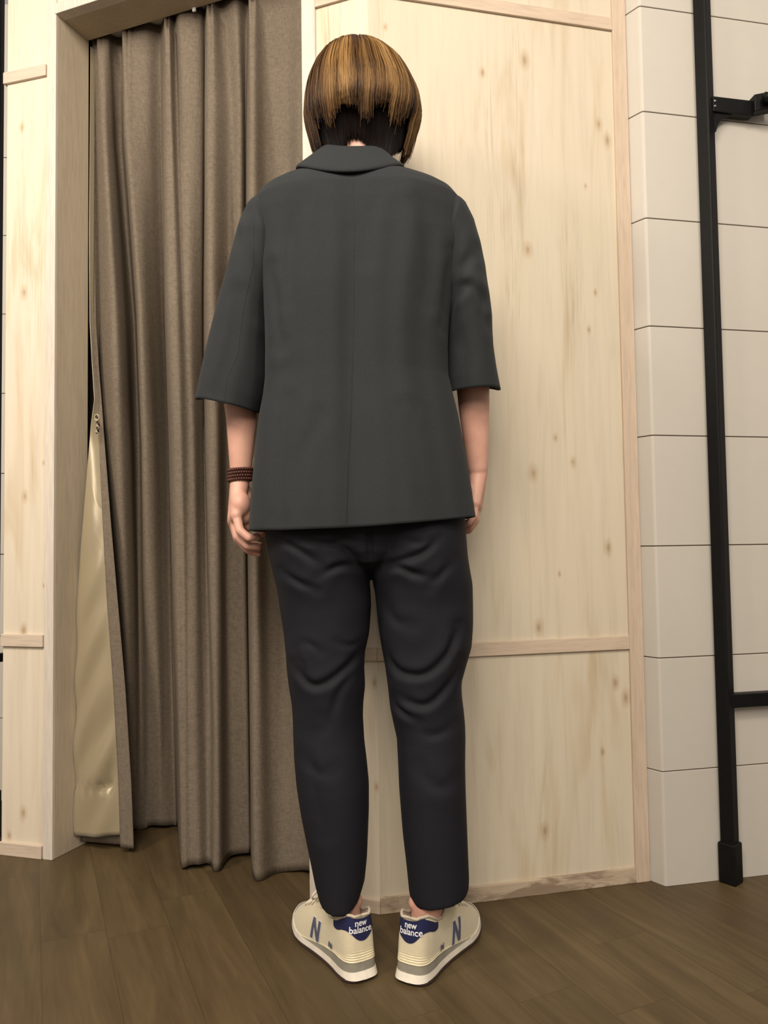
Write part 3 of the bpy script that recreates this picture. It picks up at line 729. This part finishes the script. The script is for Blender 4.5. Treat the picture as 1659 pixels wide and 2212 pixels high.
# ---- sleeves
def sleeve(T, Yc0, Yc1, b0, b1, seamline, lines):
    n = len(T); tt = np.linspace(0, n-1, 60); rings = []
    for t in tt:
        ox, oy, ix, iy = (np.interp(t, range(n), [q[k] for q in T]) for k in range(4))
        Yc = Yc0+(Yc1-Yc0)*t/(n-1); b = b0+(b1-b0)*t/(n-1)
        if t < 1.5: b *= .62+.38*t/1.5
        A = at(ox, oy, Yc); B = at(ix, iy, Yc); mid = (A+B)/2; h = (A-B)/2
        r_ = []
        for k in range(96):
            th = 2*math.pi*k/96; ct, st = math.cos(th), math.sin(th); e = .88
            oy_ = b*math.copysign(abs(st)**e, st); lift_ = .38*max(0, t-(n-4))/3
            r_.append(mid+h*math.copysign(abs(ct)**e, ct)+Vector((0, oy_, lift_*(oy_+math.sqrt(oy_*oy_+.0012)-.0346*(1-abs(ct)**2)*0)/2-lift_*.017)))
        rings.append(r_)
    V, F = loft(rings, True, True, False); o = recalc(mesh('sleeve', V, F, M['jacket'], None, True))
    crease(o, lines, 1.38, True, 1.5); 
    sl = ribbon_on(o, 'sleeve_seam', seamline, 1.38, .0020, M['jacket_seam'], .0005) if seamline else None
    s_ = o.modifiers.new('s', 'SOLIDIFY'); s_.thickness = .0028; s_.offset = -1
    return o, sl
SL = [(590, 424, 612, 500), (560, 433, 600, 560), (541, 452, 592, 610), (526, 484, 587, 650), (511, 536, 583, 688), (494, 592, 580, 716), (478, 646, 579, 748), (462, 706, 578, 787), (445, 772, 576, 826), (433, 828, 568, 868), (425.5, 863, 560, 893)]
SR = [(952, 424, 930, 500), (984, 432, 944, 560), (1003, 448, 953, 600), (1021, 482, 959, 636), (1034, 528, 963, 668), (1045, 580, 965, 700), (1054, 640, 966, 730), (1060, 692, 965, 765), (1063, 750, 964, 798), (1071, 800, 963, 828), (1080, 843, 963, 851)]
slL, sml = sleeve(SL, 1.432, 1.452, .082, .072, [(553, 500), (551, 580), (532, 665), (521, 730), (513, 775), (494, 815), (484, 872)],
    [([(548, 470), (556, 560), (572, 660)], .005, .010, .004), ([(530, 520), (545, 600), (560, 680)], .004, .012, .004), ([(520, 640), (505, 740), (470, 850)], .003, .014, .003)])
slR, smr = sleeve(SR, 1.432, 1.462, .082, .070, None,
    [([(975, 690), (985, 645), (1005, 620)], .009, .008, .006), ([(980, 625), (1010, 622), (1038, 650)], .007, .008, .005), ([(1030, 540), (1000, 580), (980, 630)], .005, .010, .004),
     ([(1045, 640), (1040, 680), (1058, 700)], .004, .009, .003), ([(990, 720), (1010, 770), (1000, 840)], .003, .014, .003)])
# ---- collar
def collar():
    prof = [   # left px, left py, right px, right py, centre py, back depth
        (709, 331, 827, 338, 319, .058), (703, 323, 833, 338, 316, .062), (692, 334, 842, 350, 322, .071), (673, 352, 853, 361, 338, .093), (654, 369, 868, 373, 357, .113), (640, 379, 876, 377.5, 369, .121), (646, 381, 868, 379, 371, .117)]
    rings = []
    for lx, ly, rx, ry, cy, b in prof:
        Yc = 1.432; A = at(lx, ly, Yc); B = at(rx, ry, Yc); Cc = at((lx+rx)/2, cy, Yc-b); r_ = []
        for k in range(96):
            t = 2*math.pi*k/96; ct, st = math.cos(t), math.sin(t)
            x = (A.x+B.x)/2+(B.x-A.x)/2*ct
            zs = A.z+(B.z-A.z)*(ct+1)/2
            if st < 0: z = zs+(Cc.z-zs)*(-st)**1.5; y = Yc-b*(-st)**.70
            else: z = zs-.07*st**1.5; y = Yc+b*.9*st**.9
            r_.append(Vector((x, y, z)))
        rings.append(r_)
    V, F = loft(rings); o = recalc(mesh('collar', V, F, M['jacket'], None, True))
    s_ = o.modifiers.new('sub', 'SUBSURF'); s_.levels = s_.render_levels = 1
    s_ = o.modifiers.new('s', 'SOLIDIFY'); s_.thickness = .0035; s_.offset = 0
    return o
col = collar()
def adopt(par, ch):
    for o in ch:
        if o: o.parent = par
adopt(jb, [seam, vent, slL, slR, col]); adopt(slL, []); 
if sml: sml.parent = jb
# ---- hair
def hair_mat():
    m = NB('two tone hair'); at_ = m.n('Attribute', attribute_name='tone'); f = at_.outputs['Fac']
    c = m.ramp(f, [(0.0, srgb(20, 12, 12)), (.12, srgb(30, 18, 16)), (.28, srgb(58, 38, 24)), (.5, srgb(98, 70, 38)), (.75, srgb(138, 104, 60)), (1.0, srgb(170, 136, 88))])
    m.color(c); m.rough(.58); m.b.inputs['Specular IOR Level'].default_value = .22; m.b.inputs['Anisotropic'].default_value = .6
    return m.m
M['hair'] = hair_mat()
HY = [103, 106, 112, 125, 150, 170, 190, 210, 230, 250, 270, 290, 310, 345, 400]
HLx = [776, 745, 724, 700, 683, 674, 667, 663, 661, 660, 662, 667, 672, 681, 690]
HRx = [784, 805, 820, 842, 868, 881, 891, 901, 906, 908, 905, 898, 894, 884, 872]
HCY = 1.432
def shell(py, phi, inset=0.0, nape=0.0):
    """point on the outside of the hair; phi 0 = right, 90 = towards the camera"""
    xl, xr = np.interp(py, HY, HLx), np.interp(py, HY, HRx)
    A = at(xl, py, HCY); B = at(xr, py, HCY); cx = (A.x+B.x)/2; a = max((B.x-A.x)/2-inset, .002)
    b = min(a*1.04, .112)
    if nape and phi is not None:
        k = max(0, (py-225)/120); b *= 1-.30*min(1, k)*nape
        a *= 1-.10*min(1, k)*nape
    ct, st = math.cos(phi), math.sin(phi)
    return Vector((cx+a*ct, HCY-b*st*(1 if st > 0 else .92), (A.z+B.z)/2))
def seen(y, phi, b=.108):                            # a height on the outline that looks like height y from the front of this side
    return 1184-(1184-y)*(1-b/HCY*max(0, math.sin(phi)))
def strands(name, N, fn, seed, radius):
    r_ = np.random.default_rng(seed); V = []; F = []; T = []
    for k in range(N):
        pts, tones, r0 = fn(r_)
        n = len(pts); base = len(V)
        for i, p in enumerate(pts):
            rad = r0*(1-.75*(i/(n-1))**2)
            d = (pts[min(i+1, n-1)]-pts[max(i-1, 0)]).normalized(); a = d.cross(Vector((0, 1, .01))); a = a.normalized() if a.length > 1e-4 else Vector((1, 0, 0)); b = d.cross(a)
            for q in range(3):
                th = q*2.0944+k; V.append(p+(a*math.cos(th)+b*math.sin(th))*rad); T.append(tones[i])
        for i in range(n-1):
            for q in range(3): A = base+3*i+q; B = base+3*i+(q+1) % 3; F.append((A, B, B+3, A+3))
    o = mesh(name, V, F, M['hair'], None, True)
    att = o.data.attributes.new('tone', 'FLOAT', 'POINT'); att.data.foreach_set('value', np.array(T, 'f'))
    return o
def streak(phi): 
    return .5+.28*math.sin(phi*7+.8)+.22*math.sin(phi*17+2.1)+.14*math.sin(phi*31+.3)
def outer(r_):
    phi = r_.uniform(-math.pi, math.pi); deg = math.degrees(phi); px_ = math.cos(phi)
    back = math.sin(phi)
    if back > 0:
        # jagged lower edge of the golden layer
        end = 212+15*math.sin(px_*9+.6)+10*math.sin(px_*21)+r_.normal(0, 8)
        if px_ < -.90: end = 285+r_.uniform(-60, 55)
        elif px_ < -.55: end = 238+r_.normal(0, 12)
        if px_ > .93: end = 275+r_.uniform(-50, 60)
        elif px_ > .55: end = 236+r_.normal(0, 12)
    else: end = 300+r_.uniform(-15, 42)
    if back < -.55: end = 160+r_.uniform(0, 10)        # open face
    end = seen(end, phi, .108); ins = r_.uniform(-.001, .008) if r_.random() > .04 else -.003; n = 18; pts = []; tn = []
    tone = np.clip(.62+.50*(streak(phi)-.5)+r_.normal(0, .10)-(.30 if px_ < -.80 and back > -.3 else 0), .18, .95); dphi = r_.normal(0, .05)
    clump = round(phi*16)/16
    for i in range(n):
        t = i/(n-1); py = 104+(end-104)*t**1.15
        ph = phi+dphi*t+(clump-phi)*.5*t*t
        p = shell(py, ph, ins+.004*max(0, t-.8))
        pts.append(p); root = min(1, max(0, (t-.02)/(.20+.12*abs(math.sin(phi*5))))); tn.append(.12*(1-root)+tone*root - (.15 if t > .93 else 0))
    return pts, tn, .0013
def under(r_):
    phi = r_.uniform(-.25, math.pi+.25); px_ = math.cos(phi); st = 175+r_.uniform(-10, 10)
    end = float(np.interp(px_, [-1, -.8, -.62, -.3, 0, .2, .5, .75, 1], [310, 316, 322, 286, 288, 306, 342, 338, 318]))+r_.normal(0, 4)
    end = seen(end, phi, .066); ins = .010+r_.uniform(0, .008); n = 12; pts = []; tn = []; tone = np.clip(.03+r_.normal(0, .035), 0, .14); sw = r_.normal(0, .05)
    for i in range(n):
        t = i/(n-1); py = st+(end-st)*t; pts.append(shell(py, phi+sw*t, ins+.002*t, 1.0)); tn.append(tone)
    return pts, tn, .0014
def cap_shell(name, tone0, y0, y1f, inset, nape, phis, tone_fn):
    rings = []; T = []
    phl = np.linspace(*phis, 121)
    for i in range(40):
        row = []
        for ph in phl:
            y1 = y1f(ph); t = i/39; py = y0+(y1-y0)*t; row.append(shell(py, ph, inset, nape)); T.append(tone_fn(ph, t))
        rings.append(row)
    V, F = loft(rings, False); o = mesh(name, V, F, M['hair'], None, True)
    att = o.data.attributes.new('tone', 'FLOAT', 'POINT'); att.data.foreach_set('value', np.array(T, 'f'))
    s_ = o.modifiers.new('s', 'SOLIDIFY'); s_.thickness = .002; s_.offset = -1
    return o
hair_out = strands('hair_top_layer', 5200, outer, 3, .0012)
hair_out2 = cap_shell('hair_top_base', .5, 104, lambda ph: seen(216, ph) if math.sin(ph) > -.5 else 165, .0085, 0, (-math.pi, math.pi), lambda ph, t: .12 if t < .15 else .40)
hair_un = strands('hair_lower_layer', 3400, under, 5, .0014)
hair_un2 = cap_shell('hair_lower_base', .1, 175, lambda ph: seen(float(np.interp(math.cos(ph), [-1, -.8, -.62, -.3, 0, .2, .5, .75, 1], [298, 304, 312, 280, 282, 298, 330, 326, 306])), ph, .064), .019, 1.0, (-.2, math.pi+.2), lambda ph, t: .03)
def join(a, bs):                                    # one mesh out of several, without operators
    bm = bmesh.new(); dg = bpy.context.evaluated_depsgraph_get()
    out = []
    tones = []
    for o in [a]+bs:
        me = bpy.data.meshes.new_from_object(o.evaluated_get(dg)); bm.from_mesh(me)
    me = bpy.data.meshes.new(a.name); bm.to_mesh(me); bm.free(); a.modifiers.clear(); 
    a.data = me; me.materials.clear(); me.materials.append(M['hair'])
    for o in bs: bpy.data.objects.remove(o)
    return a
bpy.context.view_layer.update()
join(hair_out, [hair_out2]); join(hair_un, [hair_un2])
hair_out.name = 'hair'; hair_un.name = 'hair_lower_layer'; hair_un['label'] = 'dark cropped hair at the nape'; hair_un.parent = hair_out

# ---- bracelet on the left wrist
M['bead'] = plain('dark brown beads', (.055, .013, .006), .55, 0, .4, 220)
wc = at(519, 1026, 1.462); bm = bmesh.new()
for row in range(4):
    for k in range(30):
        a = 2*math.pi*(k+.5*(row % 2))/30
        ellipsoid_bm(bm, wc+Vector((.0225*math.cos(a), .0235*math.sin(a), (row-1.5)*.0062+.0015*math.cos(a))), (.0030, .0030, .0036), None, 10)
me = bpy.data.meshes.new('bracelet'); bm.to_mesh(me); bm.free(); brace = new_obj('bracelet', me, M['bead'], None, True)
brace['label'] = 'dark brown beaded bracelet'

# ---------------------------------------------------------------- sneakers
M['suede'] = weave('cream suede', srgb(214, 203, 174), 700, .85, .05, .3, .2)
M['foam'] = plain('white midsole foam', srgb(226, 218, 204), .55); M['ridge'] = plain('cream heel clip', srgb(226, 216, 184), .5)
M['greyfoam'] = plain('grey midsole wedge', srgb(140, 136, 124), .6); M['rubber'] = plain('dark brown rubber', srgb(62, 48, 42), .7)
M['navy'] = plain('navy heel tab', srgb(28, 34, 74), .5, 0, .15, 30); M['letter'] = plain('white print', srgb(235, 235, 240), .5)
M['slate'] = plain('slate blue emblem', srgb(88, 92, 112), .5); M['lining'] = weave('beige lining', srgb(190, 178, 158), 700, .9, .08)
M['lace'] = weave('cream laces', srgb(226, 216, 196), 900, .85, .1); M['sock'] = weave('navy sock', srgb(30, 30, 44), 900, .9, .1)
def sole_outline(n, grow=0.0, L=.272):
    """plan outline, heel at y=0; lateral side is +x"""
    ctrl = [(0, 0), (.020, .003), (.031, .014), (.0345, .035), (.0345, .065), (.037, .10), (.043, .140), (.050, .180), (.049, .215), (.038, .248), (.018, .268), (0, L), (-.018, .268), (-.036, .250), (-.044, .220), (-.044, .185), (-.036, .145), (-.030, .105), (-.031, .065), (-.032, .035), (-.029, .014), (-.020, .003)]
    pts = catmull(ctrl+[ctrl[0]], 8)[:-1]; P = np.array(pts)
    cen = np.array([0, .13]); nx = np.roll(P, -1, 0)-np.roll(P, 1, 0); nrm = np.stack([nx[:, 1], -nx[:, 0]], 1); nrm /= np.linalg.norm(nrm, axis=1)[:, None]+1e-9
    return P+nrm*grow
def spring(y): return .016*max(0, (y-.19)/.08)**2
def sneaker(origin, azim, mirror, lace_label):
    root = empty('sneaker', (0, 0, 0)); N = len(sole_outline(0))
    made = []
    def band(name, z0f, z1f, g0, g1, mat, top=True, bot=True, ridges=0):
        rings = []; nz = 2 if not ridges else ridges*4
        for i in range(nz+1):
            t = i/nz; g = g0+(g1-g0)*t+(.0005*math.cos(t*ridges*2*math.pi) if ridges else 0)
            O = sole_outline(0, g)
            rings.append([Vector((x, y, z0f(y)+(z1f(y)-z0f(y))*t)) for x, y in O])
        V, F = loft(rings, True, True, True); o = recalc(mesh(name, V, F, mat, None, True))
        e = o.modifiers.new('e', 'EDGE_SPLIT'); e.split_angle = math.radians(40); made.append(o); return o
    hw = lambda y: np.interp(y, [0, .06, .15, .2, .28], [.0195, .0190, .018, .018, .020])      # top of the white layer
    hg = lambda y: np.interp(y, [0, .05, .10, .15, .18, .28], [.0365, .0355, .030, .022, .0185, .0205])
    flare = .0035
    # outsole with lugs
    rings = []
    for zz, g in ((0, .002), (.004, .0045), (.0080, .0042)):
        rings.append([Vector((x, y, zz+spring(y))) for x, y in sole_outline(0, g)])
    V, F = loft(rings, True, True, True); o = recalc(mesh('outsole', V, F, M['rubber'], None, False)); made.append(o)
    mid = band('midsole', lambda y: .0072+spring(y), lambda y: hw(y)+spring(y), .0032, .0012, M['foam'])
    # the back of the midsole kicks out
    for v in mid.data.vertices:
        if v.co.y < .03: v.co.y -= (.03-v.co.y)*.16*(1-(v.co.z-.007)/.016)
    wd = band('midsole_wedge', lambda y: hw(y)-.0003+spring(y), lambda y: max(hg(y), hw(y)+.0002)+spring(y), .0012, -.0012, M['greyfoam'])
    rd = band('heel_clip', lambda y: hg(y)-.0005+spring(y), lambda y: hg(y)+np.interp(y, [0, .06, .11, .13], [.017, .013, .002, -.0008])+spring(y), -.0002, -.0022, M['ridge'], ridges=4)
    # upper: sweeps from the sole edge to the collar
    ztop = lambda y: np.interp(y, [0, .012, .03, .06, .085, .11, .135], [.113, .117, .115, .098, .091, .102, .114])
    O = sole_outline(0, -.0008); K = []
    for i, (x, y) in enumerate(O):
        a = math.atan2(y-.075, x)                        # collar mouth around the ankle
        fy = np.interp(y, [0, .06, .15, .27], [.007, .055, .105, .130])
        hwid = .0315*math.sqrt(max(0, 1-((fy-.066)/.066)**2))
        K.append((math.copysign(hwid, x) if abs(x) > 1e-4 else 0, fy))
    rings = []
    for i in range(23):
        t = i/22; r_ = []
        for (ox, oy), (kx, ky) in zip(O, K):
            z0 = hg(oy)+.001+spring(oy)-.004; zt = ztop(ky)
            zc = np.interp(oy, [0, .10, .19, .27], [.088, .080, .054, .040]); bul = np.interp(oy, [0, .05, .27], [1.0, 1.0, .96])
            cx_, cy_ = ox*bul, (oy-.13)*bul+.13+(.004 if oy < .03 else 0)
            p = [(1-t)**2*a_+2*t*(1-t)*b_+t*t*c_ for a_, b_, c_ in ((ox, cx_, kx), (oy, cy_, ky), (z0, zc, zt))]
            r_.append(Vector(p))
        rings.append(r_)
    V, F = loft(rings, True, True, False); up = recalc(mesh('upper', V, F, M['suede'], None, True))
    bvh = BVHTree.FromPolygons([v.co for v in up.data.vertices], [p.vertices for p in up.data.polygons])
    made.append(up)
    # padded collar lining rolled along the mouth
    tp = rings[-1]; cl = tube('collar_lining', [p+Vector((0, 0, -.0005)) for p in tp]+[tp[0]], .0028, M['lining']); made.append(cl)
    inner = [[Vector((p.x*f, (p.y-.066)*f+.066, p.z-d)) for p in tp] for f, d in ((.97, 0), (.93, .012), (.90, .035))]
    V, F = loft(inner, True, False, True); il = mesh('inner_lining', V, F, M['lining'], None, True); made.append(il)
    # tongue
    tv = []
    for i in range(8):
        t = i/7; yy = .165-.052*t; zz = .078+.052*t+.004*math.sin(t*3)
        for j in range(9): s1 = (j-4)/4; tv.append(Vector((s1*(.017+.004*t), yy+.004*s1*s1, zz-.010*s1*s1)))
    tf = [(i*9+j, i*9+j+1, i*9+j+10, i*9+j+9) for i in range(7) for j in range(8)]
    tg = mesh('tongue', tv, tf, M['suede'], None, True); s_ = tg.modifiers.new('s', 'SOLIDIFY'); s_.thickness = .006; s_.offset = 0; made.append(tg)
    # decals projected onto the upper
    def project(name, polys, place, mat, lift, cuts=3, parent=None):
        cu = bpy.data.curves.new(name, 'CURVE'); cu.dimensions = '2D'; cu.fill_mode = 'BOTH'
        for pl_ in polys:
            sp = cu.splines.new('POLY'); sp.points.add(len(pl_)-1); sp.use_cyclic_u = True
            for q, (a_, b_) in zip(sp.points, pl_): q.co = (a_, b_, 0, 1)
        return from_curve(name, cu, place, mat, lift, cuts)
    def from_curve(name, cu, place, mat, lift, cuts):
        oc = bpy.data.objects.new('tmp', cu); C.objects.link(oc); dg = bpy.context.evaluated_depsgraph_get(); dg.update()
        me = bpy.data.meshes.new_from_object(oc.evaluated_get(dg)); bpy.data.objects.remove(oc)
        bm = bmesh.new(); bm.from_mesh(me); bmesh.ops.triangulate(bm, faces=bm.faces)
        for _ in range(cuts):
            es = [e for e in bm.edges if e.calc_length() > .0035]
            if not es: break
            bmesh.ops.subdivide_edges(bm, edges=es, cuts=1); bmesh.ops.triangulate(bm, faces=bm.faces)
        for v in bm.verts:
            o_, d_ = place(v.co.x, v.co.y); loc, nrm, _, _ = bvh.ray_cast(o_, d_, 1)
            k_ = 0
            while loc is None and k_ < 40: o_ = o_-Vector((0, 0, .001)); loc, nrm, _, _ = bvh.ray_cast(o_, d_, .15); k_ += 1
            if loc is None: loc = o_+d_*.1; nrm = -d_
            if nrm.dot(d_) > 0: nrm = -nrm
            v.co = loc+nrm*lift
        bm.to_mesh(me); bm.free(); o = mesh_from(me, name, mat); made.append(o); return o
    def mesh_from(me, name, mat):
        me.materials.clear(); me.name = name; return new_obj(name, me, mat, None, True)
    def heel_place(a_, z_):                            # a_: metres round the heel from its middle
        ph = a_/.036; d = Vector((math.sin(ph), -math.cos(ph), 0)); c = Vector((0, .034, z_))
        if abs(a_) > .045: c = Vector((0, .034+(abs(a_)-.045), z_)); d = Vector((math.copysign(1, a_)*.97, -.24, 0))
        return c+d*.12, -d
    def side_place(sg):
        def f(y_, z_): return Vector((sg*.15, y_, z_)), Vector((-sg, 0, 0))
        return f
    # navy heel tab outline
    low = [(-.078, .083), (-.068, .0815), (-.058, .084), (-.046, .0885), (-.036, .0895), (-.026, .086), (-.018, .079), (-.010, .0735), (0, .0715), (.010, .0735), (.018, .079), (.026, .086), (.036, .0895), (.046, .0885), (.058, .084), (.068, .0815), (.078, .083)]
    ya = lambda a_: .034-.036*math.cos(a_/.036) if abs(a_) < .045 else .034+(abs(a_)-.045)
    tab = low+[(a_, min(ztop(ya(a_)*.93+.004)-.003, .114)) for a_ in (.079, .070, .062, .054, .046, .038, .030, .022, .012, 0, -.012, -.022, -.030, -.038, -.046, -.054, -.062, -.070, -.079)]
    hp = project('heel_tab', [catmull2(tab)], heel_place, M['navy'], .0010, 5)
    def text(name, s, size, cx_, cz_, place, mat, lift, bold=.012, shear=0, flip=False, sx=1.0):
        cu = bpy.data.curves.new(name, 'FONT'); cu.body = s; cu.size = size; cu.align_x = 'CENTER'; cu.align_y = 'CENTER'; cu.offset = bold*size; cu.shear = shear; cu.resolution_u = 3
        cu.space_line = .72
        pl = (lambda a_, b_: place((-a_*sx if flip else a_*sx)+cx_, b_+cz_))
        return from_curve(name, cu, pl, mat, lift, 3)
    mir = mirror
    text('heel_lettering', 'new\nbalance', .0164, .004, .0975, heel_place, M['letter'], .0022, .016, 0, mir, 1.05)
    for sg in (1, -1):
        flip = (sg == 1) == (not mir)
        # N emblem on each side; the plan is mirrored with the shoe, the letter is not
        fl_ = (sg < 0) ^ mir
        def npoly(g, cy_, cz_, W2, H2, st):
            P_ = [(-W2-g, -H2-g), (-W2-g, H2+g), (-W2+st+g*.5, H2+g), (W2-st-g, -H2+st*1.9), (W2-st-g, H2+g), (W2+g, H2+g), (W2+g, -H2-g), (W2-st-g*.5, -H2-g), (-W2+st+g, H2-st*1.9), (-W2+st+g, -H2-g)]
            return [[(cy_+(-1 if fl_ else 1)*(a_+.20*b_), cz_+b_) for a_, b_ in P_]]
        project('letter_emblem_edge', npoly(.0016, .128, .049, .0150, .0205, .0085), side_place(sg), M['letter'], .0007, 4)
        project('letter_emblem', npoly(0, .128, .049, .0150, .0205, .0085), side_place(sg), M['slate'], .0015, 4)
        project('small_emblem', npoly(0, .070, .0435, .0065, .0055, .0034), side_place(sg), M['slate'], .0028, 2)
    # laces: bars across the throat and a bow
    for i in range(5):
        yy = .125+.017*i; pts = []
        for s1 in np.linspace(-1, 1, 11):
            loc, nrm, _, _ = bvh.ray_cast(Vector((s1*.031, yy+.004*s1*s1+(.006*s1), .2)), Vector((0, 0, -1)))
            z_ = max(loc.z if loc else .08, .132-(yy-.113)*1.0-.010*s1*s1) + .0035; pts.append(Vector((s1*.031, yy+.004*s1*s1+.006*s1, z_)))
        made.append(tube('lace', pts, .0032, M['lace'], flat=.5))
    for sg in (-1, 1):
        c = Vector((0, .122, .128)); pts = [c+Vector((sg*x_, y_, z_)) for x_, y_, z_ in ((0, 0, 0), (.012, -.006, .008), (.034, -.008, .006), (.050, -.006, -.006), (.045, .002, -.018), (.020, .004, -.010), (.004, .002, .0))]
        made.append(tube('lace', catmull(pts, 5), .0021, M['lace']))
        pts = [c+Vector((sg*x_, y_, z_)) for x_, y_, z_ in ((0, 0, 0), (.014, .004, .002), (.026, .012, -.012), (.034, .022, -.028))]
        made.append(tube('lace', catmull(pts, 5), .0020, M['lace']))
    # sock inside the collar
    sk = [[Vector((p.x*f, (p.y-.060)*f+.062, z_)) for p in tp] for f, z_ in ((.86, .05), (.84, .080), (.80, .0865))]
    V, F = loft(sk); so = mesh('sock', V, F, M['sock'], None, True); s_ = so.modifiers.new('s', 'SOLIDIFY'); s_.thickness = .003; made.append(so)
    # place
    mtx = Matrix.Translation(origin) @ Matrix.Rotation(-azim, 4, 'Z') @ Matrix.Scale(.94, 4) @ Matrix.Scale(-1 if mirror else 1, 4, (1, 0, 0))
    for o in made:
        o.data.transform(mtx)
        if mirror: o.data.flip_normals()
        o.parent = root
    return root
def catmull2(ctrl): return [tuple(p) for p in catmull(ctrl+[ctrl[0]], 3)[:-1]]
shL = sneaker(Vector((-.0455, 1.362, 0)), math.radians(-29), True, '')
shR = sneaker(Vector((.0305, 1.350, 0)), math.radians(29), False, '')
adopt(person, [body, trou, jb, hair_out, brace, shL, shR]+eyes)
for o in list(person.children):
    o.matrix_parent_inverse = Matrix.Translation(-Vector(person.location))
